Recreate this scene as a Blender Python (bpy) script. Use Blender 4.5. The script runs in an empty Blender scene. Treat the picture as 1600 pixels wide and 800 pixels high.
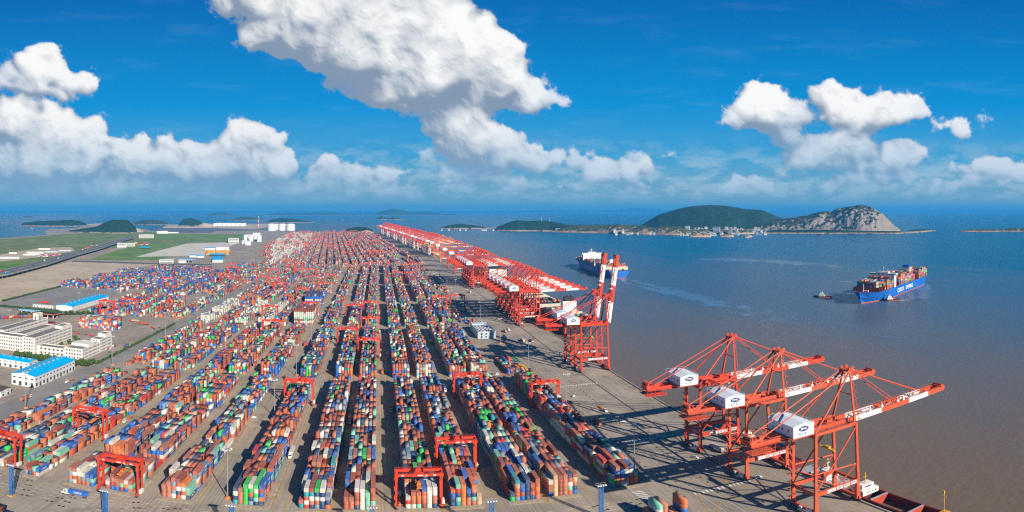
import bpy, bmesh, math, random
import numpy as np
from mathutils import Vector, Matrix
R = math.radians
PI = math.pi
sc = bpy.context.scene
COL = sc.collection
rng = random.Random(7)

# ------------------------------------------------------------------ camera
EYE = 172.0                      # drone height above the yard, metres
FR, AX, HY = 960.0, 590.0, 328.0   # picture units per radian, column of straight ahead, row of the level line
SEA = -4.0
cam_d = bpy.data.cameras.new('camera')
cam_d.type = 'PANO'
cam_d.panorama_type = 'EQUIRECTANGULAR'
cam_d.longitude_min = -AX / FR
cam_d.longitude_max = (1600 - AX) / FR
cam_d.latitude_max = HY / FR
cam_d.latitude_min = -(800 - HY) / FR
cam_d.clip_start = 1.0
cam_d.clip_end = 300000.0
cam = bpy.data.objects.new('camera', cam_d)
COL.objects.link(cam)
cam.location = (0, 0, EYE)
cam.rotation_euler = (PI / 2, 0, 0)
sc.camera = cam

def gp(px, py, z=0.0):
    """ground point under a sight line of the survey"""
    u = (px - AX) / FR
    r = (EYE - z) / math.tan((py - HY) / FR)
    return (r * math.sin(u), r * math.cos(u))

# ------------------------------------------------------------------ light
SUN_EL, SUN_AZ = 27.0, 152.4       # azimuth clockwise from straight ahead (+Y)
sund = Vector((math.sin(R(SUN_AZ)) * math.cos(R(SUN_EL)), math.cos(R(SUN_AZ)) * math.cos(R(SUN_EL)), math.sin(R(SUN_EL))))
sl = bpy.data.lights.new('sun', 'SUN')
sl.energy = 5.0
sl.angle = R(0.5)
sl.color = (1.0, 0.90, 0.76)
so = bpy.data.objects.new('sun', sl)
COL.objects.link(so)
so.rotation_euler = sund.to_track_quat('Z', 'Y').to_euler()

sc.view_settings.view_transform = 'Standard'
sc.view_settings.look = 'None'
sc.view_settings.exposure = 0.50
sc.view_settings.gamma = 1.0
sc.cycles.use_denoising = False
sc.cycles.filter_width = 1.25
sc.cycles.max_bounces = 5
sc.cycles.diffuse_bounces = 1
sc.cycles.glossy_bounces = 2
sc.cycles.transmission_bounces = 2
sc.cycles.volume_bounces = 1
sc.cycles.transparent_max_bounces = 8

# ------------------------------------------------------------------ world: sky and clouds
class NT:
    """small node-tree writer"""
    def __init__(s, t): s.t = t
    def n(s, kind, **kw):
        nd = s.t.nodes.new(kind)
        for k, v in kw.items(): setattr(nd, k, v)
        return nd
    def put(s, sock, v):
        if v is None: return
        if isinstance(v, (int, float, tuple, list)): sock.default_value = v
        else: s.t.links.new(v, sock)
    def m(s, op, a, b=None, c=None, clamp=False):
        nd = s.n('ShaderNodeMath', operation=op, use_clamp=clamp)
        s.put(nd.inputs[0], a); s.put(nd.inputs[1], b); s.put(nd.inputs[2], c)
        return nd.outputs[0]
    def vm(s, op, a, b=None, c=None):
        nd = s.n('ShaderNodeVectorMath', operation=op)
        s.put(nd.inputs[0], a); s.put(nd.inputs[1], b)
        if op == 'SCALE': s.put(nd.inputs['Scale'], c)
        elif c is not None: s.put(nd.inputs[2], c)
        return nd.outputs['Value'] if op in ('DOT_PRODUCT', 'LENGTH', 'DISTANCE') else nd.outputs[0]
    def mr(s, v, a, b, c=0.0, d=1.0, smooth=True):
        nd = s.n('ShaderNodeMapRange', interpolation_type='SMOOTHSTEP' if smooth else 'LINEAR')
        s.put(nd.inputs[0], v)
        for i, x in enumerate((a, b, c, d)): s.put(nd.inputs[i + 1], x)
        return nd.outputs[0]
    def mix(s, f, a, b, blend='MIX'):
        nd = s.n('ShaderNodeMix', data_type='RGBA', blend_type=blend)
        s.put(nd.inputs[0], f)
        for sk, v in ((nd.inputs[6], a), (nd.inputs[7], b)):
            if isinstance(v, tuple) and len(v) == 3: v = v + (1.0,)
            s.put(sk, v)
        return nd.outputs[2]
    def noise(s, vec, scale, detail=3.0, rough=0.5, dist=0.0, dims='3D'):
        nd = s.n('ShaderNodeTexNoise', noise_dimensions=dims)
        s.put(nd.inputs['Vector'], vec)
        nd.inputs['Scale'].default_value = scale
        nd.inputs['Detail'].default_value = detail
        nd.inputs['Roughness'].default_value = rough
        nd.inputs['Distortion'].default_value = dist
        return nd.outputs[0]

# cloud puffs: bearing, elevation, half widths, all in survey units (1/960 rad), strength
PUFFS = [
 (400, 2, 75, 34, 1), (470, 52, 95, 40, 1), (540, 10, 130, 60, 1.1), (600, 55, 130, 75, 1.25), (640, 20, 70, 70, 1), (690, 85, 105, 70, 1.2),
 (655, 125, 105, 50, 1.1), (750, 125, 70, 48, 1), (815, 150, 60, 30, .9), (868, 162, 36, 13, .7), (565, 130, 55, 22, .8),
 (690, 192, 40, 24, .9), (735, 214, 60, 36, 1), (790, 238, 55, 28, .9), (835, 252, 48, 18, .8), (690, 266, 60, 13, .7), (655, 245, 18, 15, .5),
 (62, 103, 36, 34, 1), (92, 128, 56, 26, .95), (26, 122, 48, 20, .8),
 (28, 192, 62, 34, 1), (82, 212, 52, 42, 1), (140, 210, 28, 28, 1), (60, 250, 110, 36, .9), (200, 238, 40, 30, 1), (235, 262, 80, 26, .95),
 (300, 258, 70, 32, 1), (380, 226, 42, 30, 1), (420, 226, 32, 30, 1), (405, 258, 58, 34, 1), (350, 268, 90, 24, .9), (5, 262, 20, 12, .6),
 (505, 266, 26, 20, .95), (552, 272, 34, 19, .95), (606, 271, 30, 15, .9), (590, 298, 34, 16, .75), (505, 290, 44, 13, .7), (545, 296, 40, 14, .6),
 (70, 292, 120, 20, .75), (180, 300, 120, 18, .65), (300, 296, 120, 18, .7), (410, 296, 90, 18, .65), (30, 312, 90, 12, .5), (240, 314, 160, 12, .45), (640, 300, 60, 12, .5),
 (1192, 168, 46, 36, 1.05), (1160, 186, 34, 18, .8), (1228, 182, 34, 20, .8), (1305, 160, 40, 30, 1.05), (1335, 178, 62, 30, 1.05), (1400, 174, 50, 24, .95), (1438, 172, 28, 18, .8),
 (1222, 212, 30, 17, .75), (1320, 232, 50, 24, .8), (1270, 240, 55, 24, .75), (1395, 244, 60, 20, .75), (1340, 256, 80, 14, .6),
 (1486, 203, 38, 14, .85), (1540, 187, 20, 9, .6), (1237, 270, 36, 10, .7), (1565, 264, 60, 20, .85), (1590, 280, 60, 18, .8), (1515, 264, 40, 13, .7), (1350, 284, 70, 16, .7), (1400, 276, 44, 15, .75), (1480, 290, 70, 14, .6), (1300, 292, 60, 12, .55),
 (895, 258, 16, 16, .7), (935, 268, 34, 22, .9), (985, 268, 34, 20, 1), (965, 285, 50, 10, .8), (1052, 245, 16, 9, .7), (992, 248, 22, 12, .6), (910, 242, 20, 11, .7), (800, 285, 44, 15, .7), (1170, 293, 46, 17, .75), (1120, 302, 60, 10, .55), (720, 278, 50, 16, .65), (860, 300, 70, 10, .5), (1010, 300, 60, 10, .5),
]
world = bpy.data.worlds.new('World')
sc.world = world
world.use_nodes = True
wt = world.node_tree
wt.nodes.clear()
t = NT(wt)
out = t.n('ShaderNodeOutputWorld')
bg = t.n('ShaderNodeBackground'); bg.inputs['Strength'].default_value = 0.085
sky = t.n('ShaderNodeTexSky', sky_type='NISHITA')
sky.sun_disc = False
sky.sun_elevation = R(SUN_EL); sky.sun_rotation = R(SUN_AZ)
sky.altitude = 200; sky.air_density = 1.0; sky.dust_density = 0.3; sky.ozone_density = 2.0
tc = t.n('ShaderNodeTexCoord')
V = tc.outputs['Generated']
sep = t.n('ShaderNodeSeparateXYZ'); t.put(sep.inputs[0], V)
az = t.m('ARCTAN2', sep.outputs[0], sep.outputs[1])
el = t.m('ARCSINE', sep.outputs[2])
cmb = t.n('ShaderNodeCombineXYZ'); t.put(cmb.inputs[0], az); t.put(cmb.inputs[1], el)
P = cmb.outputs[0]
# clean deep sea sky: the stock model pulled towards a strong azure that pales at the horizon
cr = t.n('ShaderNodeValToRGB'); t.put(cr.inputs[0], t.m('MULTIPLY', el, 1.0, clamp=True))
E_ = cr.color_ramp.elements
while len(E_) < 6: E_.new(.5)
for e_, (p_, c_) in zip(E_, ((0.0, (.20, .38, .45)), (.03, (.17, .375, .49)), (.085, (.05, .335, .61)), (.17, (.0, .262, .63)), (.33, (.0, .140, .45)), (.60, (.0, .045, .17)))):  # last stop, overhead and out of view, darkened to deepen the shadows below
    e_.position = p_; e_.color = c_ + (1,)
grad = t.vm('SCALE', cr.outputs[0], None, 9.0)
skyc = t.mix(.985, sky.outputs[0], grad)
v1 = t.mr(t.noise(t.vm('MULTIPLY', P, (1.2, 7, 1)), 4.0, 4, .6), .50, .85)
v2 = t.mr(t.noise(t.vm('MULTIPLY', P, (1.0, 2.6, 1)), 16.0, 6, .62), .42, .62)      # thin layered cloud low down
veil = t.m('ADD', t.m('MULTIPLY', v1, t.mr(el, .02, .22, .35, .10)), t.m('MULTIPLY', v2, t.m('MULTIPLY', t.mr(el, .004, .03), t.mr(el, .05, .13, .68, 0))))
skyc2 = t.mix(veil, skyc, (3.4, 4.9, 5.9))
t.put(bg.inputs[0], skyc2)
t.put(out.inputs[0], bg.outputs[0])
world.cycles.sampling_method = 'MANUAL'
world.cycles.sample_map_resolution = 512

# ------------------------------------------------------------------ helpers
def tag(o, label=None, cat=None, group=None, kind=None):
    if label: o['label'] = label
    if cat: o['category'] = cat
    if group: o['group'] = group
    if kind: o['kind'] = kind
    return o

class MB:
    """collects boxes, bars, tubes and sheets and links them as one mesh"""
    def __init__(s): s.v = []; s.f = []; s.mi = []; s.c = []
    def quad(s, pts, mi=0, c=None):
        n = len(s.v); s.v += [tuple(p) for p in pts]; s.f.append(tuple(range(n, n + len(pts)))); s.mi.append(mi); s.c.append(c)
    def hexa(s, p, mi=0, c=None):
        n = len(s.v); s.v += [tuple(q) for q in p]
        for f in ((0, 3, 2, 1), (4, 5, 6, 7), (0, 1, 5, 4), (1, 2, 6, 5), (2, 3, 7, 6), (3, 0, 4, 7)):
            s.f.append(tuple(n + i for i in f)); s.mi.append(mi); s.c.append(c)
    def box(s, x0, x1, y0, y1, z0, z1, mi=0, c=None):
        s.hexa([(x0, y0, z0), (x1, y0, z0), (x1, y1, z0), (x0, y1, z0), (x0, y0, z1), (x1, y0, z1), (x1, y1, z1), (x0, y1, z1)], mi, c)
    def bar(s, a, b, w, h=None, mi=0, w2=None, h2=None, up=(0, 0, 1)):
        """square-section beam from a to b (tapering to w2 x h2)"""
        h = w if h is None else h; w2 = w if w2 is None else w2; h2 = h if h2 is None else h2
        a = Vector(a); b = Vector(b); d = (b - a).normalized(); u = Vector(up)
        if abs(d.dot(u)) > .98: u = Vector((0, 1, 0))
        x = d.cross(u).normalized(); y = x.cross(d).normalized()
        P = []
        for p, ww, hh in ((a, w, h), (b, w2, h2)):
            for i, j in ((-1, -1), (1, -1), (1, 1), (-1, 1)):
                P.append(p + x * (i * ww / 2) + y * (j * hh / 2))
        s.hexa(P, mi)
    def tube(s, a, b, r, r2=None, n=8, mi=0, cap=True):
        r2 = r if r2 is None else r2
        a = Vector(a); b = Vector(b); d = (b - a).normalized(); u = Vector((0, 0, 1))
        if abs(d.dot(u)) > .98: u = Vector((0, 1, 0))
        x = d.cross(u).normalized(); y = x.cross(d).normalized(); k = len(s.v)
        for p, rr in ((a, r), (b, r2)):
            for i in range(n):
                an = 2 * PI * i / n
                s.v.append(tuple(p + x * math.cos(an) * rr + y * math.sin(an) * rr))
        for i in range(n):
            j = (i + 1) % n
            s.f.append((k + i, k + j, k + n + j, k + n + i)); s.mi.append(mi); s.c.append(None)
        if cap:
            s.f.append(tuple(k + n + i for i in range(n))); s.mi.append(mi); s.c.append(None)
            s.f.append(tuple(k + i for i in reversed(range(n)))); s.mi.append(mi); s.c.append(None)
    def prism(s, pts, z0, z1, mi=0):
        n = len(s.v); k = len(pts)
        s.v += [(p[0], p[1], z0) for p in pts] + [(p[0], p[1], z1) for p in pts]
        s.f.append(tuple(reversed(range(n, n + k)))); s.f.append(tuple(range(n + k, n + 2 * k))); s.mi += [mi, mi]; s.c += [None, None]
        for i in range(k):
            j = (i + 1) % k; s.f.append((n + i, n + j, n + k + j, n + k + i)); s.mi.append(mi); s.c.append(None)
    def mesh(s, name, mats):
        me = bpy.data.meshes.new(name)
        me.from_pydata(s.v, [], s.f)
        for m_ in (mats if isinstance(mats, (list, tuple)) else [mats]): me.materials.append(m_)
        if any(s.mi): me.polygons.foreach_set('material_index', s.mi)
        if any(c is not None for c in s.c):
            at = me.attributes.new('Col', 'FLOAT_COLOR', 'FACE')
            arr = np.ones((len(s.f), 4), np.float32)
            for i, c in enumerate(s.c):
                if c is not None: arr[i, :3] = c[:3]
            at.data.foreach_set('color', arr.ravel())
        me.update()
        return me
    def build(s, name, mats, parent=None, loc=None, rz=0.0):
        o = bpy.data.objects.new(name, s.mesh(name, mats)); COL.objects.link(o)
        if parent is not None: o.parent = parent
        if loc is not None: o.location = loc
        if rz: o.rotation_euler = (0, 0, rz)
        return o

def build_each(m, name, mats, parent=None):
    """one object per separate piece"""
    par = list(range(len(m.v)))
    def fd(a):
        while par[a] != a: par[a] = par[par[a]]; a = par[a]
        return a
    for f in m.f:
        for q in f[1:]: par[fd(q)] = fd(f[0])
    gr = {}
    for f in m.f: gr.setdefault(fd(f[0]), []).append(f)
    for fs in gr.values():
        ids = sorted({q for f in fs for q in f}); mp = {q: i for i, q in enumerate(ids)}
        o = MB(); o.v = [m.v[q] for q in ids]; o.f = [tuple(mp[q] for q in f) for f in fs]; o.mi = [0] * len(fs); o.c = [None] * len(fs)
        o.build(name, mats, parent)

def empty(name, loc=(0, 0, 0), rz=0.0):
    o = bpy.data.objects.new(name, None); COL.objects.link(o)
    o.empty_display_size = 1.0
    o.location = loc; o.rotation_euler = (0, 0, rz)
    return o
def kids(o): return KID.get(o.name, None) or list(o.children)
KID = {}
def copy_tree(o, parent=None):
    c = o.copy(); COL.objects.link(c)
    if parent is not None: c.parent = parent
    if o.name not in KID: KID[o.name] = list(o.children)
    for ch in KID[o.name]: copy_tree(ch, c)
    return c

MATS = {}
def mat(name, col, rough=.6, var=.18, scale=.25, metal=0.0, dirt=None, bump=0.0, spec=.4):
    """paint or stone with uneven wear; colour is the thing's own"""
    if name in MATS: return MATS[name]
    m = bpy.data.materials.new(name); m.use_nodes = True
    t = NT(m.node_tree); b = m.node_tree.nodes['Principled BSDF']
    tc = t.n('ShaderNodeTexCoord'); P = tc.outputs['Object']
    nz = t.noise(P, scale, 6, .6)
    lo = tuple(c * (1 - var) for c in col); hi = tuple(min(1, c * (1 + var)) for c in col)
    cc = t.mix(t.mr(nz, .3, .7), lo, hi)
    if dirt:
        nd = t.noise(t.vm('MULTIPLY', P, (1, 1, .35)), scale * 5, 5, .65)
        cc = t.mix(t.mr(nd, .52, .75, 0, .75), cc, dirt)
    t.put(b.inputs['Base Color'], cc)
    b.inputs['Roughness'].default_value = rough
    b.inputs['Metallic'].default_value = metal
    b.inputs['Specular IOR Level'].default_value = spec
    if bump:
        bp = t.n('ShaderNodeBump'); bp.inputs['Strength'].default_value = bump; bp.inputs['Distance'].default_value = .3
        t.put(bp.inputs['Height'], t.noise(P, scale * 4, 5, .6)); t.put(b.inputs['Normal'], bp.outputs[0])
    MATS[name] = m
    return m
# ------------------------------------------------------------------ clouds (computed relief, carried by a far curtain outside the haze)
def vnoise(x, y, seed):
    """smooth lattice noise in numpy"""
    xi = np.floor(x).astype(np.int64); yi = np.floor(y).astype(np.int64)
    fx = x - xi; fy = y - yi
    fx = fx * fx * fx * (fx * (fx * 6 - 15) + 10); fy = fy * fy * fy * (fy * (fy * 6 - 15) + 10)
    rs = np.random.RandomState(seed).rand(65536).astype(np.float32)
    def h(a, b): return rs[(a * 374761 + b * 668265 + (a * b) * 13) & 65535]
    return (h(xi, yi) * (1 - fx) + h(xi + 1, yi) * fx) * (1 - fy) + (h(xi, yi + 1) * (1 - fx) + h(xi + 1, yi + 1) * fx) * fy
def fbm(x, y, seed, octv=5, gain=.5):
    a = 1.0; s = 0; n = 0; f = 1.0
    for o in range(octv):
        s = s + a * vnoise(x * f + o * 17.3, y * f + o * 9.1, seed + o); n += a; a *= gain; f *= 2.03
    return s / n
def blur(a, k):
    """box blur, three passes"""
    for _ in range(3):
        for ax in (0, 1):
            p = np.pad(a, [(k + 1, k) if i == ax else (0, 0) for i in (0, 1)], mode='edge')
            c = np.cumsum(p, axis=ax, dtype=np.float64)
            n = 2 * k + 1
            a = ((c[n:, :] - c[:-n, :]) if ax == 0 else (c[:, n:] - c[:, :-n])) / n
    return a
def make_clouds(W=1600, Hh=326, step=1.25):
    xs = np.arange(-10, W + 12, step); ys = np.arange(-10, Hh, step)
    X, Y = np.meshgrid(xs, ys)
    X = X.astype(np.float32); Y = Y.astype(np.float32)
    wx = (fbm(X / 42, Y / 42, 3, 4) - .5) * 34; wy = (fbm(X / 42, Y / 42, 9, 4) - .5) * 30
    XW, YW = X + wx, Y + wy
    Hm = np.zeros_like(X); BASE = np.zeros_like(X); ST = np.zeros_like(X)
    r_ = random.Random(11)
    for (px, py, rx, ry, st) in PUFFS:
        n = int(16 + rx * ry / 55)
        far = .55 if py > 285 else 1.0
        for k in range(n):
            a = r_.uniform(0, 2 * PI); q = math.sqrt(r_.random()) * .92
            cx = px + math.cos(a) * q * rx; cy = py + math.sin(a) * q * ry
            up = (py - cy) / ry
            rad = (0.20 + .30 * r_.random() ** 2) * min(rx, ry * 1.5) * (1.15 - q * .45)
            rad = max(rad, 3.0)
            if up < -.35: rad *= .7
            z0 = (1 - q * q) * min(rx, ry) * .75
            sq = .8 if up < -.3 else 1.0
            x0, x1 = np.searchsorted(xs, (cx - rad - 24, cx + rad + 24)); y0, y1 = np.searchsorted(ys, (cy - rad - 24, cy + rad + 24))
            if x0 >= x1 or y0 >= y1: continue
            dx = XW[y0:y1, x0:x1] - cx; dy = (YW[y0:y1, x0:x1] - cy) / sq
            d2 = (dx * dx + dy * dy) / (rad * rad)
            hh = np.where(d2 < 1, np.sqrt(np.clip(1 - d2, 0, 1)) * rad + z0, 0)
            sl_ = Hm[y0:y1, x0:x1]; m_ = hh > sl_
            Hm[y0:y1, x0:x1] = np.where(m_, hh, sl_)
            tb = np.clip((cy - py) / ry * .5 + .5, 0, 1)
            BASE[y0:y1, x0:x1] = np.where(m_, tb, BASE[y0:y1, x0:x1])
            ST[y0:y1, x0:x1] = np.where(m_, st, ST[y0:y1, x0:x1])
    cover = (Hm > 0).astype(np.float32)
    c2 = blur(cover, 2); c6 = blur(cover, 8)
    det = fbm(X / 14, Y / 14, 21, 6, .62)
    fine = fbm(X / 6, Y / 5, 61, 4, .6)
    patch = fbm(X / 70, Y / 45, 77, 4, .55)
    bil = fbm(XW / 24, YW / 22, 31, 5, .52)
    al = c2 * .50 + c6 * .75 + (det - .5) * 1.35 + (fine - .5) * .55 + (patch - .5) * .7 + np.clip(blur(Hm, 4) / 22 - .25, 0, 1) * .8
    al = np.clip((al - .36) / .62, 0, 1); al = al * al * (3 - 2 * al)
    Hs = blur(Hm, 2) + bil * 22 * c2 + det * 5 * c2
    mid = blur(Hs, 7); big = blur(Hs, 20)
    gy, gx = np.gradient(Hs, step)
    nz = 1.0 / np.sqrt(gx * gx * .28 + gy * gy * .28 + 1)
    nx = -gx * nz * .53; ny = gy * nz * .53
    L = np.array([.42, .62, .62]); L /= np.linalg.norm(L)
    lam = np.clip(nx * L[0] + ny * L[1] + nz * L[2], 0, 1)
    ao = np.clip((Hs - mid) / 22 + .5, 0, 1)
    ao2 = np.clip((mid - big) / 34 + .5, 0, 1)
    # shade: how much cloud lies towards the sun, how little lies below
    bc = blur(cover * np.clip(blur(Hm, 6) / 38, 0, 1), 5)
    above = np.zeros_like(Hs); below = np.zeros_like(Hs)
    for d_, w_ in ((10, .25), (22, .3), (38, .25), (56, .2)):
        k_ = int(d_ / step); above[k_:] += bc[:-k_] * w_; below[:-k_] += bc[k_:] * w_
        above[:k_] += bc[:1] * w_
    under = blur(np.clip(above * 1.25 - below * 1.35, 0, 1), 8)
    under = np.clip(under * 1.15, 0, 1)
    lit = .20 + lam * .58 + (ao - .5) * .60 + (ao2 - .5) * .75 - under * .75 + (patch - .5) * .75
    edge = np.clip(1 - c6 * 1.05, 0, 1)
    lit = np.clip(lit + .08 + edge * .10, 0.05, 1.0)
    lit = blur(lit, 2) * .5 + lit * .5
    stt = blur(ST, 4) / np.maximum(blur(cover, 4), .05)
    low_ = np.clip((Y - 270) / 40, 0, 1)
    al = al * np.clip(stt, 0, 1) ** .8 * (1 - low_ * .55 * np.clip((fbm(X / 60, Y / 10, 44, 4, .55) - .3) * 2.5, 0, 1))
    return xs, ys, X, Y, al.astype(np.float32), lit.astype(np.float32)
def cloud_rgb(X, Y, lit):
    k = np.clip(lit, 0, 1)[..., None] ** 1.0
    sh = np.array([.20, .28, .40]); wh = np.array([1.0, .99, .97])
    c = sh * (1 - k) + wh * k
    f = np.clip((Y - 165) / 150, 0, 1)[..., None] ** 1.3 * .72     # far cloud, seen through more air
    return c * (1 - f) + np.array([.22, .45, .68]) * f

def build_clouds():
    xs, ys, X, Y, al, lit = make_clouds()
    col = cloud_rgb(X, Y, lit)
    RR = 62000.0
    u = (X - AX) / FR; e = (HY - Y) / FR
    co = np.stack([np.sin(u) * RR, np.cos(u) * RR, EYE + np.tan(e) * RR], -1).reshape(-1, 3).astype(np.float32)
    ny_, nx_ = X.shape
    idx = np.arange(ny_ * nx_).reshape(ny_, nx_)
    q = np.stack([idx[:-1, :-1], idx[1:, :-1], idx[1:, 1:], idx[:-1, 1:]], -1).reshape(-1, 4)
    af = al.ravel()
    q = q[(af[q].max(1) > .004)]
    me = bpy.data.meshes.new('sky')
    me.vertices.add(len(co)); me.vertices.foreach_set('co', co.ravel())
    me.loops.add(q.size); me.loops.foreach_set('vertex_index', q.ravel().astype(np.int32))
    me.polygons.add(len(q)); me.polygons.foreach_set('loop_start', np.arange(0, q.size, 4, dtype=np.int32))
    at = me.attributes.new('Col', 'FLOAT_COLOR', 'POINT')
    at.data.foreach_set('color', np.concatenate([col, al[..., None]], -1).reshape(-1).astype(np.float32))
    me.update(calc_edges=True)
    bm_ = bmesh.new(); bm_.from_mesh(me)
    bmesh.ops.delete(bm_, geom=[v for v in bm_.verts if not v.link_faces], context='VERTS')
    bm_.to_mesh(me); bm_.free()
    m = bpy.data.materials.new('cloud'); m.use_nodes = True; m.node_tree.nodes.clear(); t = NT(m.node_tree)
    a = t.n('ShaderNodeAttribute', attribute_name='Col')
    em = t.n('ShaderNodeEmission'); t.put(em.inputs[0], a.outputs['Color']); em.inputs[1].default_value = CLOUD_GAIN
    tr = t.n('ShaderNodeBsdfTransparent'); mx = t.n('ShaderNodeMixShader'); o_ = t.n('ShaderNodeOutputMaterial')
    t.put(mx.inputs[0], a.outputs['Alpha']); t.put(mx.inputs[1], tr.outputs[0]); t.put(mx.inputs[2], em.outputs[0]); t.put(o_.inputs[0], mx.outputs[0])
    try: m.cycles.emission_sampling = 'NONE'
    except Exception: pass
    me.materials.append(m)
    o = bpy.data.objects.new('sky', me); COL.objects.link(o)
    tag(o, 'white sunlit cumulus clouds in the deep blue sky', 'clouds', kind='structure')
CLOUD_GAIN = 0.71
build_clouds()
# ------------------------------------------------------------------ sea
def sea_mat():
    m = bpy.data.materials.new('sea_water'); m.use_nodes = True; t = NT(m.node_tree)
    b = m.node_tree.nodes['Principled BSDF']
    tc = t.n('ShaderNodeTexCoord'); P = tc.outputs['Object']
    sp = t.n('ShaderNodeSeparateXYZ'); t.put(sp.inputs[0], P)
    Pw = t.vm('MULTIPLY', P, (.0011, .00035, 1))
    n1 = t.noise(Pw, 1.0, 5, .55, .6)
    n2 = t.noise(t.vm('MULTIPLY', P, (.004, .0012, 1)), 1.0, 5, .6, .8)
    # silt thins out away from the quay: brown, grey, then clear blue
    k = t.m('ADD', t.m('MULTIPLY', sp.outputs[0], .00092), t.m('MULTIPLY', sp.outputs[1], .00022))
    k = t.m('ADD', k, t.m('MULTIPLY', t.m('SUBTRACT', n1, .5), 2.1))
    k = t.m('ADD', k, t.m('MULTIPLY', t.m('SUBTRACT', n2, .5), .9))
    left = t.mr(sp.outputs[0], -1500, -2100)
    k = t.m('ADD', k, t.m('MULTIPLY', left, 4.0))
    c1 = t.mix(t.mr(k, .22, 1.05), (.175, .125, .084), (.062, .116, .182))
    c2 = t.mix(t.mr(k, 1.15, 1.80), c1, (.0, .110, .215))
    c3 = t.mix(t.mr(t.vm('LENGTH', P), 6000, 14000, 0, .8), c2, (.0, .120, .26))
    t.put(b.inputs['Base Color'], c3)
    b.inputs['Roughness'].default_value = .32
    b.inputs['IOR'].default_value = 1.33
    b.inputs['Specular IOR Level'].default_value = .25
    w1 = t.n('ShaderNodeTexNoise'); t.put(w1.inputs['Vector'], t.vm('MULTIPLY', P, (.10, .17, 1))); w1.inputs['Detail'].default_value = 7; w1.inputs['Scale'].default_value = 1.0; w1.inputs['Roughness'].default_value = .6
    bp = t.n('ShaderNodeBump'); bp.inputs['Strength'].default_value = .36; bp.inputs['Distance'].default_value = 1.6
    t.put(bp.inputs['Height'], w1.outputs[0]); t.put(b.inputs['Normal'], bp.outputs[0])
    return m
def fan(radii, n, z):
    v = [(0, 0, z)]; f = []
    for r in radii:
        for i in range(n):
            a = 2 * PI * i / n; v.append((r * math.sin(a), r * math.cos(a), z))
    for i in range(n): f.append((0, 1 + (i + 1) % n, 1 + i))
    for k in range(len(radii) - 1):
        for i in range(n):
            j = (i + 1) % n; a = 1 + k * n
            f.append((a + i, a + j, a + n + j, a + n + i))
    return v, f
v, f = fan([1000, 4000, 12000, 30000, 39000], 96, SEA)
f = [tuple(reversed(q)) for q in f]
# the sea runs on past the haze to the horizon
me = bpy.data.meshes.new('sea'); 
v2, f2 = fan([1000, 4000, 12000, 30000, 60000, 110000], 96, SEA)
me.from_pydata(v2, [], f2); me.materials.append(sea_mat())
bmx = bmesh.new(); bmx.from_mesh(me); bmesh.ops.recalc_face_normals(bmx, faces=bmx.faces)
if bmx.faces[0].normal.z < 0: bmesh.ops.reverse_faces(bmx, faces=bmx.faces)
bmx.to_mesh(me); bmx.free()
sea = bpy.data.objects.new('sea', me); COL.objects.link(sea)
tag(sea, 'silty brown water by the quay turning deep blue offshore', 'sea', kind='structure')

# ------------------------------------------------------------------ haze
hz = MB(); hz.box(-41000, 41000, -41000, 41000, SEA - 3, 420)
hm = bpy.data.materials.new('haze'); hm.use_nodes = True; hm.node_tree.nodes.clear(); t = NT(hm.node_tree)
pv = t.n('ShaderNodeVolumePrincipled'); ho = t.n('ShaderNodeOutputMaterial'); t.put(ho.inputs['Volume'], pv.outputs[0])
pv.inputs['Color'].default_value = (.06, .44, .88, 1); pv.inputs['Density'].default_value = HAZE_DENS if 'HAZE_DENS' in globals() else 5.0e-5
pv.inputs['Anisotropy'].default_value = .0
hob = hz.build('haze', hm)
tag(hob, 'thin blue sea haze', 'haze', kind='stuff')

# ------------------------------------------------------------------ land
def sheet(name, pts, z, m, label, cat, kind='structure', skirt=None):
    """a flat sheet of land, triangulated; skirt = depth of the edge wall"""
    bm_ = bmesh.new()
    vs = [bm_.verts.new((p[0], p[1], z)) for p in pts]
    fc = bm_.faces.new(vs)
    if fc.normal.z < 0 or sum((pts[i][0] * pts[(i + 1) % len(pts)][1] - pts[(i + 1) % len(pts)][0] * pts[i][1]) for i in range(len(pts))) < 0:
        bmesh.ops.reverse_faces(bm_, faces=[fc])
    bmesh.ops.triangulate(bm_, faces=[fc])
    if skirt:
        n = len(pts)
        lo = [bm_.verts.new((p[0], p[1], z - skirt)) for p in pts]
        for i in range(n):
            j = (i + 1) % n; bm_.faces.new((vs[i], vs[j], lo[j], lo[i]))
    me = bpy.data.meshes.new(name); bm_.to_mesh(me); bm_.free(); me.materials.append(m)
    o = bpy.data.objects.new(name, me); COL.objects.link(o)
    tag(o, label, cat, kind=kind)
    return o
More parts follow.
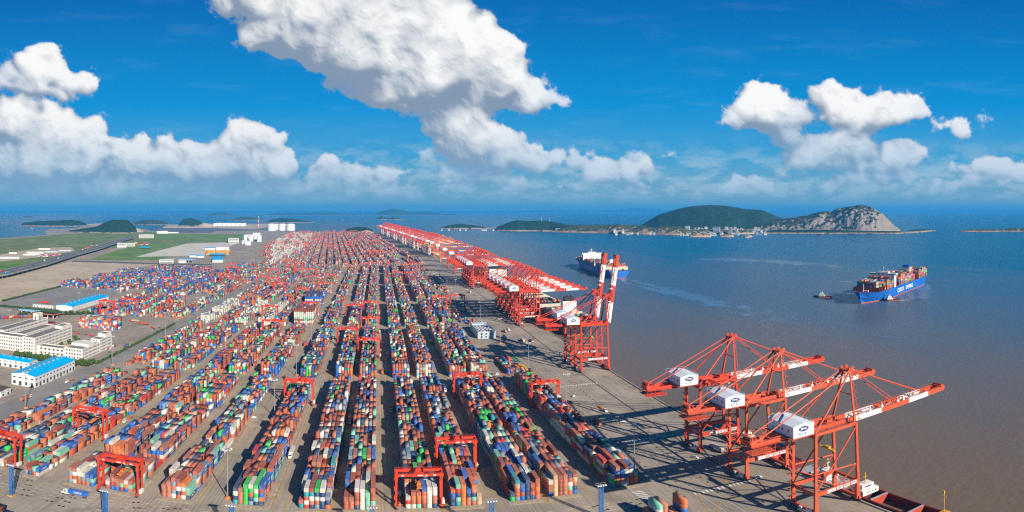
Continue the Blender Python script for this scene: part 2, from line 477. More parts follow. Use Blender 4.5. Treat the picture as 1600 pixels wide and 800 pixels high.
def ground_mat(name, c1, c2, c3=None, s=.01, rough=.85, streak=None, lo=.35, hi=.65):
    m = bpy.data.materials.new(name); m.use_nodes = True; t = NT(m.node_tree); b = m.node_tree.nodes['Principled BSDF']
    tc = t.n('ShaderNodeTexCoord'); P = tc.outputs['Object']
    c = t.mix(t.mr(t.noise(P, s, 7, .62), lo, hi), c1, c2)
    if c3: c = t.mix(t.mr(t.noise(P, s * 3.7, 6, .65), .52, .70), c, c3)
    if streak:   # tyre wear along the lanes and slab joints
        w = t.noise(t.vm('MULTIPLY', P, (.9, .012, 1)), 1.0, 4, .6)
        c = t.mix(t.mr(w, .46, .68, 0, .75), c, streak)
        w2 = t.noise(t.vm('MULTIPLY', P, (.05, .05, 1)), 1.0, 6, .7)
        c = t.mix(t.mr(w2, .50, .70, 0, .55), c, tuple(x * .72 for x in streak))
        bk = t.n('ShaderNodeTexBrick'); bk.offset = 0; bk.inputs['Scale'].default_value = 1; bk.inputs['Brick Width'].default_value = 7.0; bk.inputs['Row Height'].default_value = 9.0
        bk.inputs['Mortar Size'].default_value = .10; bk.inputs['Color1'].default_value = (1, 1, 1, 1); bk.inputs['Color2'].default_value = (.93, .93, .93, 1); bk.inputs['Mortar'].default_value = (.72, .72, .72, 1)
        t.put(bk.inputs['Vector'], P); c = t.mix(.8, c, bk.outputs[0], 'MULTIPLY')
    t.put(b.inputs['Base Color'], c); b.inputs['Roughness'].default_value = rough; b.inputs['Specular IOR Level'].default_value = .25
    return m
BEND = (238.0, 2120.0); BANG = 4.4
def rot2(x, y, a=BANG, o=BEND):
    """second stretch of the port, turned a few degrees to the left at the bend"""
    ca, sa = math.cos(R(a)), math.sin(R(a)); dx, dy = x - o[0], y - o[1]
    return (o[0] + dx * ca - dy * sa, o[1] + dx * sa + dy * ca)
M_yard = ground_mat('yard_concrete', (.33, .285, .23), (.44, .375, .30), (.27, .235, .195), .012, .85, streak=(.235, .20, .165))
land = [(238, -400), (238, 2120), rot2(238, 4560), rot2(150, 4640), (-120, 4720), (-340, 4703), (-560, 4800), (-778, 4940), (-920, 5050), (-1300, 4800), gp(330, 364), gp(280, 363.5), gp(240, 361), gp(225, 358), gp(205, 355.5), gp(190, 356),
        gp(170, 353.5), gp(150, 352.8), gp(130, 354), gp(115, 356.5), gp(95, 358), gp(80, 357.5), gp(71, 360), gp(70, 364), gp(74, 366.5), gp(50, 368.8), gp(20, 371), gp(-10, 372.5), (-4200, 3200), (-4200, -400)]
land = [tuple(p) for p in land]
sheet('ground', land, 0.0, M_yard, 'grey brown concrete of the container yard and quay', 'ground', skirt=7.0)
M_grass = ground_mat('grass', (.110, .170, .045), (.215, .245, .080), (.30, .27, .15), .009, .95)
M_grass2 = ground_mat('bright_grass', (.090, .205, .035), (.185, .270, .060), (.27, .26, .12), .008, .95)
M_sand = ground_mat('bare_soil', (.47, .375, .265), (.56, .46, .34), (.38, .29, .20), .008, .95)
M_pale = ground_mat('pale_fill', (.58, .53, .45), (.66, .61, .53), None, .01, .95)
M_road = ground_mat('asphalt', (.105, .105, .110), (.135, .132, .130), None, .03, .9)
M_apron = ground_mat('grey_apron', (.235, .225, .215), (.30, .285, .265), (.19, .18, .17), .02, .9)
M_mud = ground_mat('mud', (.135, .125, .15), (.18, .165, .18), None, .003, .6)
def G(*a): return [gp(x, y) for x, y in a]
sheet('grass_field', G((-10, 374), (20, 372.5), (50, 370.3), (75, 368), (96, 366), (150, 363.5), (215, 361.5), (300, 365.5), (395, 366), (385, 374), (355, 378), (300, 379), (232, 382), (190, 381), (178, 388), (110, 399), (60, 414), (0, 425), (-30, 430)), .10, M_grass, 'wide green reclaimed grassland left of the port', 'grass')
sheet('grass_meadow', G((205, 383), (232, 380), (300, 379.5), (262, 402), (250, 406), (150, 406), (140, 405), (180, 392)), .2, M_grass2, 'bright green meadow by the pale filled lot', 'grass')
sheet('grass_strip', G((215, 365), (300, 366), (395, 367), (380, 375), (300, 376), (228, 374)), .2, M_grass2, 'green strip beyond the pale filled lot', 'grass')
sheet('grass_verge', G((0, 410), (30, 408), (46, 414), (20, 419), (0, 421)), .2, M_grass2, 'small bright green patch at the left edge', 'grass')
sheet('bare_ground', G((-30, 440), (0, 433), (60, 420), (112, 408.5), (240, 410.5), (262, 412), (230, 416), (180, 424), (150, 432), (95, 446), (80, 453), (40, 462), (0, 472), (-30, 478)), .15, M_sand, 'bare sandy lot beside the viaduct', 'ground')
sheet('filled_lot', G((290, 381), (345, 379), (372, 380), (340, 392), (322, 399), (212, 401.5), (250, 391)), .3, M_pale, 'pale levelled lot between the green fields', 'ground')
sheet('soil_heaps', G((0, 398), (60, 388), (110, 386), (118, 392), (60, 402), (0, 409)), .25, M_sand, 'worked soil with huts beyond the viaduct', 'ground')
sheet('depot_apron', G((0, 476), (40, 462), (82, 452), (96, 449), (185, 454), (180, 462), (95, 492), (40, 489), (0, 480)), .2, M_apron, 'grey apron behind the long blue roof', 'ground')
sheet('mudflat', [gp(x, y, SEA) for x, y in ((235, 357), (262, 354.8), (330, 356), (395, 358.2), (404, 362), (404, 364.5), (330, 364.3), (262, 362.5))], SEA + .5, M_mud, 'purple grey mudflat behind the grassland', 'mudflat')
# far spit with the tank farm
sheet('spit', [gp(x, y, SEA) for x, y in ((255, 356), (262, 351.5), (330, 350), (420, 350.5), (432, 352.6), (405, 357), (395, 358.4), (330, 356.2))], SEA + 3, M_sand, 'sandy spit carrying the white tanks', 'ground', skirt=4)
sheet('reclaimed_strip', [gp(x, y, SEA) for x, y in ((128, 352), (150, 349.5), (205, 348.6), (212, 351), (150, 355))], SEA + 3, M_sand, 'pale reclaimed strip between the left hills', 'ground', skirt=4)
# road along the back of the yard
sheet('road', G((116, 407), (240, 411), (330, 412.5), (330, 414), (235, 413), (112, 409)), .35, M_road, 'grey service road behind the yard', 'road')
sheet('service_road', [(-303, 150), (-277, 150), (-277, 600), (-283, 840), (-283, 1880), (-297, 1880), (-303, 840)], .05, M_apron, 'paved road along the left rows', 'road')

# ------------------------------------------------------------------ hills and islands
def hill_mat(name, veg, rock, amount, warm=None, sc_=.01, terr=False):
    m = bpy.data.materials.new(name); m.use_nodes = True; t = NT(m.node_tree); b = m.node_tree.nodes['Principled BSDF']
    tc = t.n('ShaderNodeTexCoord'); P = tc.outputs['Object']
    gm = t.n('ShaderNodeNewGeometry'); sp = t.n('ShaderNodeSeparateXYZ'); t.put(sp.inputs[0], gm.outputs['Normal'])
    pz = t.n('ShaderNodeSeparateXYZ'); t.put(pz.inputs[0], P)
    v = t.mix(t.mr(t.noise(P, sc_ * 3, 6, .65), .35, .65), tuple(x * .6 for x in veg), tuple(min(1, x * 1.35) for x in veg))
    rk = t.mix(t.mr(t.noise(P, sc_ * 5, 6, .7), .35, .65), tuple(x * .65 for x in rock), rock)
    a = t.m('ADD', t.mr(sp.outputs[2], .95, .55, 0, .28, False), t.noise(t.vm('MULTIPLY', P, (1, 1, .6)), sc_ * 1.6, 5, .65))
    c = t.mix(t.mr(a, 1.02 - amount, 1.10 - amount), v, rk)
    if terr:      # quarried flank on the seaward side: stepped bare stone
        ed = t.m('ADD', t.vm('DOT_PRODUCT', P, (.718, -.696, 0)), t.m('MULTIPLY', t.m('SUBTRACT', t.noise(P, .008, 4, .6), .5), 150))
        st = t.n('ShaderNodeTexWave', bands_direction='Z'); st.inputs['Scale'].default_value = .035; st.inputs['Distortion'].default_value = 3.0; t.put(st.inputs['Vector'], P)
        qk = t.mix(st.outputs[1], (.20, .17, .14), (.34, .29, .23))
        c = t.mix(t.mr(t.m('SUBTRACT', ed, t.m('MULTIPLY', pz.outputs[2], .25)), 205, 235), c, qk)
    sh = t.mr(pz.outputs[2], 9, 3)                     # bare rock where the waves reach
    c = t.mix(t.m('MULTIPLY', sh, t.mr(t.noise(P, sc_ * 2.2, 4, .6), .35, .5)), c, warm or rock)
    t.put(b.inputs['Base Color'], c); b.inputs['Roughness'].default_value = .9; b.inputs['Specular IOR Level'].default_value = .2
    return m
M_green = hill_mat('hill_woods', (.014, .040, .020), (.33, .25, .19), .10)
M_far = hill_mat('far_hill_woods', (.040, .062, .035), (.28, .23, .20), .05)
M_rocky = hill_mat('rocky_hill', (.028, .045, .022), (.37, .31, .26), .42, sc_=.022, terr=True)
M_quarry = hill_mat('quarry_rock', (.24, .20, .155), (.38, .31, .24), .6, sc_=.03)
M_shore = hill_mat('rocky_shore', (.06, .075, .028), (.46, .32, .23), .42, warm=(.48, .33, .23), sc_=.016)

def hill(name, crest, shore_y, depth, m, label, cat='island', nx=90, nt=26, rough=.10, seed=0, peak=.45, cliff=1.0, base=SEA, bumpf=60.0):
    """an island: the crest line seen from here, given real distance, height and breadth"""
    xs_ = [c[0] for c in crest]; ys_ = [c[1] for c in crest]
    px = np.linspace(xs_[0], xs_[-1], nx); py = np.interp(px, xs_, ys_)
    sy = np.interp(px, [s_[0] for s_ in shore_y], [s_[1] for s_ in shore_y]) if isinstance(shore_y, list) else np.full(nx, float(shore_y))
    r0 = (EYE - base) / np.tan((sy - HY) / FR)
    rc = r0 + depth * peak
    zc = EYE - np.tan((py - HY) / FR) * rc
    tt = np.linspace(0, 1, nt)
    T, RR0 = np.meshgrid(tt, r0, indexing='ij'); ZC = np.broadcast_to(zc, T.shape); U = np.broadcast_to((px - AX) / FR, T.shape)
    dep = depth * (.35 + .65 * np.clip((ZC - base) / max(1.0, zc.max() - base), 0, 1))
    rr = RR0 + dep * T * 1.0 + (depth * peak - dep * peak) * 1.0
    s_ = np.where(T < peak, T / peak, (1 - T) / (1 - peak))
    prof = np.sin(np.clip(s_, 0, 1) * PI / 2) ** cliff
    xw = rr * np.sin(U); yw = rr * np.cos(U)
    nz_ = fbm(xw / bumpf + 50, yw / bumpf + 50, 100 + seed, 5, .55) - .5
    nz2 = fbm(xw / (bumpf * 4) + 50, yw / (bumpf * 4) + 50, 200 + seed, 3, .55) - .5
    hgt = (ZC - base)
    side = np.clip(np.minimum(np.arange(nx), np.arange(nx)[::-1]) / 3.0, 0, 1)[None, :]
    zz = base + hgt * prof * (1 + nz2 * .5 * (1 - prof)) + hgt * rough * nz_ * 2 * np.clip(prof * 3, 0, 1) * (.4 + .6 * (1 - prof))
    zz = np.where(s_ <= 0, base - 3, zz); zz = zz * side + (base - 3) * (1 - side)
    v_ = np.stack([xw, yw, zz], -1).reshape(-1, 3)
    idx = np.arange(nt * nx).reshape(nt, nx)
    q = np.stack([idx[:-1, :-1], idx[:-1, 1:], idx[1:, 1:], idx[1:, :-1]], -1).reshape(-1, 4)
    me = bpy.data.meshes.new(name); me.from_pydata(v_.tolist(), [], q.tolist()); me.materials.append(m)
    me.polygons.foreach_set('use_smooth', [True] * len(q)); me.update()
    o = bpy.data.objects.new(name, me); COL.objects.link(o)
    tag(o, label, cat, kind='structure')
    return o
# right: the inhabited island
hill('hill', [(984, 356), (1005, 350), (1030, 335), (1060, 326), (1085, 321.5), (1110, 320), (1135, 321.5), (1165, 327), (1190, 328), (1205, 334), (1222, 342), (1240, 352)], 360.5, 1500, M_green, 'large dark green hill behind the seaside town', nx=150, nt=40, rough=.05, seed=1, peak=.62, bumpf=220)
hill('rocky_hill', [(1165, 357), (1185, 350), (1215, 343), (1240, 340), (1262, 337.5), (1280, 332), (1300, 331.5), (1312, 326), (1330, 322), (1346, 321), (1362, 324), (1374, 331), (1386, 341), (1396, 351), (1408, 360)], 362.5, 700, M_rocky, 'bare rocky hill with a quarried face', nx=300, nt=90, rough=.30, seed=2, peak=.5, cliff=.75, bumpf=70)
hill('foreland', [(1180, 361), (1220, 359), (1300, 359), (1340, 360.5), (1400, 361), (1415, 362), (1430, 358), (1440, 357.5), (1460, 359.5), (1466, 361)], [(1180, 365.5), (1400, 366), (1466, 361.3)], 260, M_green, 'low green foreland under the rocky hill', nx=120, seed=4, rough=.12, bumpf=40)
hill('headland', [(770, 360), (778, 354), (795, 347), (808, 343.5), (822, 345.5), (845, 344.5), (862, 346), (878, 349), (893, 353), (920, 354.5), (950, 354)], [(770, 361.3), (860, 361.8), (950, 365)], 420, M_green, 'wooded headland with a small mast', nx=120, seed=5, rough=.16, bumpf=90)
hill('low_shore', [(858, 361), (880, 356), (910, 353.5), (935, 354.5), (950, 353), (966, 350.2), (978, 352.5), (990, 356), (1005, 353.5), (1020, 356), (1040, 352.5), (1058, 354), (1075, 359), (1100, 358), (1130, 359), (1180, 360)], [(858, 363), (930, 364.6), (1000, 366.3), (1070, 367.8), (1180, 366)], 330, M_shore, 'rocky orange shore with scrub below the town', nx=260, nt=40, seed=6, rough=.30, bumpf=45, cliff=.7)
hill('shore_rocks', [(1076, 366), (1085, 363), (1100, 363.8), (1112, 366.6)], 370.5, 90, M_shore, 'small bare skerry below the town pier', seed=7, nx=40, rough=.3, bumpf=30)
hill('rocks', [(1124, 368), (1135, 364.8), (1144, 366), (1148, 369.5)], 370.4, 70, M_shore, 'low orange skerry right of the town', seed=8, nx=30, rough=.3, bumpf=30)
hill('rocks', [(1162, 369), (1170, 366), (1177, 369.5)], 370.6, 50, M_shore, 'smallest skerry off the green shore', seed=9, nx=20, rough=.3, bumpf=25)
hill('islet', [(1498, 360.5), (1515, 358.5), (1545, 357.8), (1560, 358.4), (1580, 356.5), (1610, 356)], 362.6, 180, M_shore, 'flat dark reef at the right edge', seed=10, nx=80, rough=.3, bumpf=30)
hill('island', [(684, 357), (700, 352), (718, 349.6), (740, 352), (770, 356.5)], 358, 330, M_green, 'low green island beyond the far cranes', seed=11, rough=.15)
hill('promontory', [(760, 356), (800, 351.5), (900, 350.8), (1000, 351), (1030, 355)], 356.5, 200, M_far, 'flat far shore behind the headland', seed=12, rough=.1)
# ahead
hill('island', [(536, 362), (543, 357.5), (556, 354.8), (572, 355), (585, 360)], 363.5, 260, M_green, 'small green hill at the end of the yard', seed=13, base=0.0, rough=.12, nx=50)
hill('spoil_heap', [(560, 363), (572, 359.5), (583, 362)], 364, 90, M_sand, 'sandy mound at the far end of the yard', seed=14, base=0.0, nx=20)
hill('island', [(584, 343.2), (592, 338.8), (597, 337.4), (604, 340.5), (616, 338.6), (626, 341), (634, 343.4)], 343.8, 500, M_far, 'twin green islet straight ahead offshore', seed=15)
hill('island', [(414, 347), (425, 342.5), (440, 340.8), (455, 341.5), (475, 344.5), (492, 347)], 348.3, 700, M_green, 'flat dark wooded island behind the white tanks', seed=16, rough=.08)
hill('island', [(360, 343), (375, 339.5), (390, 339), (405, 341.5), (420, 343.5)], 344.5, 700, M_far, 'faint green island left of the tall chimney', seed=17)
hill('hill', [(277, 353), (284, 344.5), (292, 341), (302, 340.8), (312, 345), (322, 352)], 354, 500, M_green, 'round dark hill by the sandy spit', seed=18, rough=.06)
hill('quarry', [(308, 353), (318, 348), (330, 350), (334, 353)], 354.5, 250, M_sand, 'bare quarried flank of the round dark hill', seed=19)
hill('hill', [(92, 365), (112, 359.5), (130, 357), (150, 354), (163, 348), (175, 343.8), (190, 343.2), (200, 344), (207, 350), (213, 356), (216, 362)], 364.8, 700, M_green, 'dark wooded hill at the end of the grassland', seed=20, rough=.07, base=0.0, nx=120, nt=36)
hill('quarry', [(199, 362), (201, 347), (203, 346.2), (210, 354), (226, 362)], 363.6, 420, M_sand, 'bare cut slope right of the dark wooded hill', seed=21, base=0.0, nx=30)
hill('island', [(28, 353), (40, 347.5), (62, 345.3), (85, 344.5), (110, 343.4), (125, 345), (137, 350)], 354.2, 900, M_green, 'long low wooded island in the left bay', seed=22, rough=.06)
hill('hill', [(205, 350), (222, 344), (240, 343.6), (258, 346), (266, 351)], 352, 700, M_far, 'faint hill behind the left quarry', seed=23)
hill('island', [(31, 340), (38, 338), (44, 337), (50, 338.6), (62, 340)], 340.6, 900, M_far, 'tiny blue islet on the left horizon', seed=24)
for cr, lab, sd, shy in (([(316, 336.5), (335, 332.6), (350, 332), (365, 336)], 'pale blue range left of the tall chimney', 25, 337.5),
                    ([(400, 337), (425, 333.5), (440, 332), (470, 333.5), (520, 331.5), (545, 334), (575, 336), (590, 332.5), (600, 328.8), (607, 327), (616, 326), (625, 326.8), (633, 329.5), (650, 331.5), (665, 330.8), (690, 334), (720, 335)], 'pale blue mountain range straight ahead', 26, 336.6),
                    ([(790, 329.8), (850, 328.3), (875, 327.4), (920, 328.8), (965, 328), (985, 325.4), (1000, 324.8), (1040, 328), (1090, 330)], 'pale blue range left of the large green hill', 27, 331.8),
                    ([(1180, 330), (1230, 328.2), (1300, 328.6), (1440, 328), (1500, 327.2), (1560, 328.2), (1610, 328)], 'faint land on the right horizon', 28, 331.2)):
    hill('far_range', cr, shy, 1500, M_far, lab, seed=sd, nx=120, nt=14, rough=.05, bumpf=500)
# ------------------------------------------------------------------ container yard
CL, CW, CH = 12.19, 2.44, 2.62      # forty-foot box
PX, PYB = 2.84, 12.75               # pitch across, pitch along
PAL = {  # colour word: (base colour, share)
 'rust red': ((.43, .100, .048), 21), 'brick red': ((.44, .150, .090), 16), 'dark maroon': ((.27, .058, .038), 8), 'blue': ((.010, .120, .44), 13), 'navy blue': ((.022, .060, .155), 8),
 'off-white': ((.64, .60, .52), 12), 'mint green': ((.19, .50, .37), 7), 'bright green': ((.02, .46, .075), 3.8), 'orange': ((.62, .17, .045), 5), 'slate grey': ((.17, .24, .31), 4), 'scarlet': ((.58, .035, .025), 2), 'tan': ((.52, .34, .19), .9), 'teal': ((.02, .28, .30), 1.2)}
PK = list(PAL); PW = [PAL[k][1] for k in PK]
PKF = PK; PWF = [20, 14, 10, 10, 6, 16, 5, 2.5, 12, 3, 9, 4, .5]     # beyond the bend
PWW = [3, 3, 1, 2, 2, 80, 2, 1, 1, 8, 0, 1, 0]                        # white refrigerated boxes
PWB = [16, 10, 6, 34, 16, 9, 5, 2, 3, 4, 4, 1, 2]                     # the blue corner
def container_mat(name, attr):
    m = bpy.data.materials.new(name); m.use_nodes = True; t = NT(m.node_tree); b = m.node_tree.nodes['Principled BSDF']
    if attr: c = t.n('ShaderNodeAttribute', attribute_name='Col').outputs['Color']
    else: c = t.n('ShaderNodeObjectInfo').outputs['Color']
    gm = t.n('ShaderNodeNewGeometry'); P = gm.outputs['Position']; sp = t.n('ShaderNodeSeparateXYZ'); t.put(sp.inputs[0], gm.outputs['Normal'])
    n = t.noise(t.vm('MULTIPLY', P, (.8, .8, .3)), .9, 5, .65)
    c = t.mix(t.mr(n, .42, .8, 0, .45), c, (.24, .17, .13))
    top = t.mr(sp.outputs[2], .5, .9)                # roofs are chalky and bleached
    c = t.mix(t.m('MULTIPLY', top, t.mr(t.noise(P, .35, 5, .6), .3, .7, .02, .16)), c, (.52, .46, .42))
    t.put(b.inputs['Base Color'], c); b.inputs['Roughness'].default_value = .5; b.inputs['Specular IOR Level'].default_value = .3
    return m
M_box = container_mat('container_paint', False)
M_boxes = container_mat('container_paint_stacks', True)
M_gap = mat('roof_gap', (.1, .1, .1))
M_white = mat('white_paint', (.80, .80, .77), .45, .05, .3)

# rows: left edge of six stacks, travel side of the truck lane (-1 left, +1 right)
ROWS = [(-267, 1), (-236, 1), (-211, 1), (-175.5, 1), (-151.5, 1), (-118, 1), (-77.7, 1), (-42, -1), (-18, -1), (14.8, -1), (38.9, 1), (71.7, -1), (93.7, 1), (131.5, 1)]
XROWS = [-462, -437, -414, -386, -352, -318]
YB = [(327, 590), (612, 862), (890, 1104), (1134, 1376), (1402, 1636), (1664, 1868)]
class Stack: pass
boxes = []      # every near box: (x0, y0, z0, length, height, colour word, block, row name, col, bay, tier, tiers)
bulk_v = []; bulk_c = []   # faces for the merged stacks
def jit(c, k=.16):
    s_ = 1 + rng.uniform(-k, k); return tuple(max(0, min(1, x * s_ * (1 + rng.uniform(-.05, .05)))) for x in c)
def bulk_box(x0, x1, y0, y1, z0, z1, c, fr=None):
    """five outer faces; fr turns a local point into the world"""
    p = [(x0, y0, z0), (x1, y0, z0), (x1, y1, z0), (x0, y1, z0), (x0, y0, z1), (x1, y0, z1), (x1, y1, z1), (x0, y1, z1)]
    if fr: p = [fr(a[0], a[1]) + (a[2],) for a in p]
    bulk_v.append(p); bulk_c.append(c)
def grow(block_y, x0, ncol, tall, low, weights, near, tag_, seed, fr=None, density=1.0, tiermerge=False, keys=PK, vacancy=.0):
    r_ = random.Random(seed)
    y0, y1 = block_y
    nb = int((y1 - y0 + .5) / PYB)
    memo = {}
    H = [[0] * nb for _ in range(ncol)]
    base = [r_.uniform(low, tall) for _ in range(nb)]
    for i in range(1, nb): base[i] = base[i] * .45 + base[i - 1] * .55
    for b_ in range(nb):
        if r_.random() < vacancy: base[b_] *= .3
    for c in range(ncol):
        for b_ in range(nb):
            h = base[b_] + r_.uniform(-.62, .62)
            H[c][b_] = max(0, min(int(tall + .5), int(round(h))))
            if r_.random() > density: H[c][b_] = max(0, H[c][b_] - 2)
    if near and tall >= 4:
        for c in range(ncol): H[c][0] = r_.choice((4, 5, 5, 5)) if tall > 4.5 else r_.choice((3, 4, 4))
        H[0][0] = r_.choice((2, 3, 4)); 
        if r_.random() < .4: H[ncol - 1][0] = 3
    for b_ in range(nb):
        for c in range(ncol):
            n = H[c][b_]
            if n == 0: continue
            xx = x0 + c * PX + (PX - CW) / 2
            halves = r_.random() < .17
            yy = y0 + b_ * PYB
            spans = [(yy, CL)] if not halves else [(yy, 6.06), (yy + 6.13, 6.06)]
            sameall = r_.random() < .18
            kk = r_.choices(keys, weights)[0]
            for (ya, ln) in spans:
                z = 0.05
                nn = n if not (halves and r_.random() < .2) else max(1, n - 1)
                for k in range(nn):
                    hh = CH if r_.random() < .5 else 2.86
                    cw = kk if sameall else r_.choices(keys, weights)[0]
                    if not sameall and (c, b_ - 1, k) in memo and r_.random() < .32: cw = memo[(c, b_ - 1, k)]
                    elif not sameall and (c - 1, b_, k) in memo and r_.random() < .16: cw = memo[(c - 1, b_, k)]
                    memo[(c, b_, k)] = cw
                    if near:
                        boxes.append((xx, ya, z, ln, hh, cw, tag_, c, b_, k, nn))
                    else:
                        top = k == nn - 1
                        fo = b_ == 0 or H[c][b_ - 1] < k + 1
                        le = c == 0 or H[c - 1][b_] < k + 1
                        ri = c == ncol - 1 or H[c + 1][b_] < k + 1
                        if top or fo or le or ri:
                            bulk_box(xx, xx + CW, ya, ya + ln, z, z + hh - .04, jit(PAL[cw][0]), fr)
                    z += hh
    return H
ROWTALL = {0: (3.2, 1.6), 1: (3.6, 1.8), 2: (3.8, 2.0), 3: (4.3, 2.6), 4: (4.3, 2.6), 5: (4.6, 2.6), 6: (5.0, 3.4)}
for ri, (x0, side) in enumerate(ROWS):
    tall, low = ROWTALL.get(ri, (5.1, 4.1))
    for bi, yb in enumerate(YB):
        w = PW; y0, y1 = yb; T, Lw = tall, low
        if bi == 0 and ri == 0: y0 = 352
        if bi == 0: y0 = [352, 318, 316, 318, 319, 321, 323, 323.5, 324, 325, 326, 327, 328, 329][ri]
        if ri == 13 and bi > 1: continue
        if ri == 13 and bi == 1: y1 = 700; T, Lw = 2.5, .5
        if ri == 12 and bi == 4: T, Lw = 4.2, 2.0
        if ri == 5 and bi == 2: y0 = 1010
        if bi == 2 and ri in (0, 2, 3): w = PWW; T, Lw = 3.6, 2.2
        if bi >= 1 and ri < 6: T, Lw = min(4.8, T + .5), Lw + .3
        if ri < 7 and bi == 5: T -= .4
        grow((y0, y1), x0, 6, T, Lw, w, bi == 0, ri, 100 * ri + bi, density=.94 if ri < 7 else 1.0, vacancy=.10 if ri < 6 else .0)
for xi, x0 in enumerate(XROWS):
    for bi in (2, 3, 4, 5):
        y0, y1 = YB[bi]
        if bi == 2: y0 = 900 + xi * 3
        if bi == 5 and xi < 2: continue
        if bi == 2 and xi == 4: y1 -= 60
        if bi == 3 and xi in (1, 4): y0 += 70
        grow((y0, y1), x0, 6, 4.4, 2.2, PWB if (xi < 3 and bi > 2) else PW, False, None, 5000 + xi * 10 + bi, vacancy=.12, density=.9)
# depot corner: dense, uneven
for k in range(9):
    x0 = -487 - 25 * k
    for (a, b) in ((1165, 1290), (1315, 1440), (1465, 1590), (1610, 1720)):
        if k > 6 and a > 1500: continue
        if (k in (0, 1)) and a < 1200: a += 60
        grow((a + 4 * k, b), x0, 7, 4.6, 1.5, PWB, False, None, 7000 + 100 * k + a, vacancy=.42, density=.8)
# beyond the bend
for k in range(23):
    x0 = 238 - 122 - 26.2 * k
    j = 0; y = 1925 + (238 - x0) * .077
    while y < 4600:
        L_ = rng.choice((236, 250, 262))
        lim = -420 + (y - 2150) * -.10
        if x0 > lim and rng.random() > .03:
            tt, ll = rng.choice(((4.6, 3.0), (4.0, 2.2), (3.4, 1.6)))
            grow((y, min(y + L_, 4640)), x0, 6, tt, ll, PWF if (k < 16 or rng.random() < .5) else PWW, False, None, 9000 + 50 * k + j, fr=rot2, vacancy=.10)
        y += L_ + 24; j += 1

# which of the near boxes show largest
occ = {}
for i, b in enumerate(boxes): occ[(b[6], b[7], b[8], b[9])] = i
def shows(b):
    x0, y0, z0, ln, hh, cw, row, c, bay, k, nn = b
    xm, ym = x0 + CW / 2, y0 + ln / 2; r = math.hypot(xm, ym); ph = math.atan2(EYE - z0, r); u = math.atan2(xm, ym)
    if u < -AX / FR + .002 or u > 1.0 or ph > (800 - HY) / FR: return 0
    a = 0
    if k == nn - 1: a += CW * ln * math.sin(ph)
    if (row, c, bay - 1, k) not in occ: a += CW * hh * math.cos(ph) * math.cos(u)
    s_ = 1 if xm < 0 else -1
    if (row, c + s_, bay, k) not in occ: a += ln * hh * math.cos(ph) * abs(math.sin(u)) * (1 if (0 <= c + s_ < 6) is False else .45)
    return a / (r * r)
order = sorted(range(len(boxes)), key=lambda i: -shows(boxes[i]))
chosen = set(order[:300])

# one container of each length, with corrugated walls, door end and locking bars
def container_meshes(ln, hh):
    m = MB(); w = CW; y = 0.0
    # ribbed sides
    pitch = .55; n = int((ln - .5) / pitch); 
    for sx in (0, 1):
        X0 = 0 if sx == 0 else w
        ins = .045 if sx == 0 else -.045
        pts = [(X0, .12)]
        for i in range(n):
            ya = .2 + i * pitch
            pts += [(X0 + ins, ya + .10), (X0 + ins, ya + .28), (X0, ya + .36)]
        pts.append((X0, ln - .12))
        for a, b in zip(pts[:-1], pts[1:]):
            q = [(a[0], a[1], .16), (b[0], b[1], .16), (b[0], b[1], hh - .12), (a[0], a[1], hh - .12)]
            m.quad(q if sx == 1 else list(reversed(q)))
        # rails and posts stand proud
        xa, xb = (-.012, .08) if sx == 0 else (w - .08, w + .012)
        m.box(xa, xb, .12, ln - .12, 0, .16); m.box(xa, xb, .12, ln - .12, hh - .12, hh)
        m.box(xa, xb, 0, .12, 0, hh); m.box(xa, xb, ln - .12, ln, 0, hh)
    m.quad([(.08, 0.06, hh - .02), (w - .08, .06, hh - .02), (w - .08, ln - .06, hh - .02), (.08, ln - .06, hh - .02)])
    m.box(.08, w - .08, .01, .10, hh - .14, hh - .002); m.box(.08, w - .08, ln - .1, ln - .01, hh - .14, hh - .002)
    m.quad([(w, ln - .04, .05), (0, ln - .04, .05), (0, ln - .04, hh - .1), (w, ln - .04, hh - .1)])
    body = m.mesh('container', M_box)
    d = MB()
    d.box(.09, w / 2 - .015, .02, .07, .10, hh - .15); d.box(w / 2 + .015, w - .09, .02, .07, .10, hh - .15)
    door = d.mesh('door', M_box)
    g = MB()
    for x in (.36, .95, w - .95, w - .36): g.tube((x, -.01, .12), (x, -.01, hh - .16), .035, n=5)
    for x in (.5, w - .8): g.box(x, x + .3, -.03, -.012, .95, 1.15)
    bars = g.mesh('locking_bars', M_bars)
    return body, door, bars
M_bars = mat('galvanised', (.42, .40, .38), .5, .1)
M_letter = mat('lettering', (.85, .85, .83), .5, .02)
CM = {(l, h): container_meshes(l, h) for l in (CL, 6.06) for h in (CH, 2.86)}
def text_mesh(s_, size, ext=.01, space=1.0, name='lettering', m=None, bold=.0):
    cu = bpy.data.curves.new(name, 'FONT'); cu.body = s_; cu.size = size; cu.extrude = ext; cu.align_x = 'CENTER'; cu.align_y = 'CENTER'; cu.space_character = space; cu.offset = bold
    cu.resolution_u = 2
    o = bpy.data.objects.new(name, cu); COL.objects.link(o)
    dg = bpy.context.evaluated_depsgraph_get(); me = bpy.data.meshes.new_from_object(o.evaluated_get(dg)); me.name = name
    bpy.data.objects.remove(o); bpy.data.curves.remove(cu)
    me.materials.clear(); me.materials.append(m or M_letter); return me
LOGO = {'bright green': ('EVERGREEN', 1.25), 'navy blue': ('CMA CGM', 1.5), 'blue': ('COSCO', 1.4), 'slate grey': ('MAERSK', 1.3), 'teal': ('CHINA SHIPPING', 1.0)}
LM = {k: text_mesh(a, b, bold=.02) for k, (a, b) in LOGO.items()}
ORD = ['first', 'second', 'third', 'fourth', 'fifth', 'sixth', 'seventh', 'eighth', 'ninth', 'tenth', 'eleventh', 'twelfth', 'thirteenth', 'fourteenth']
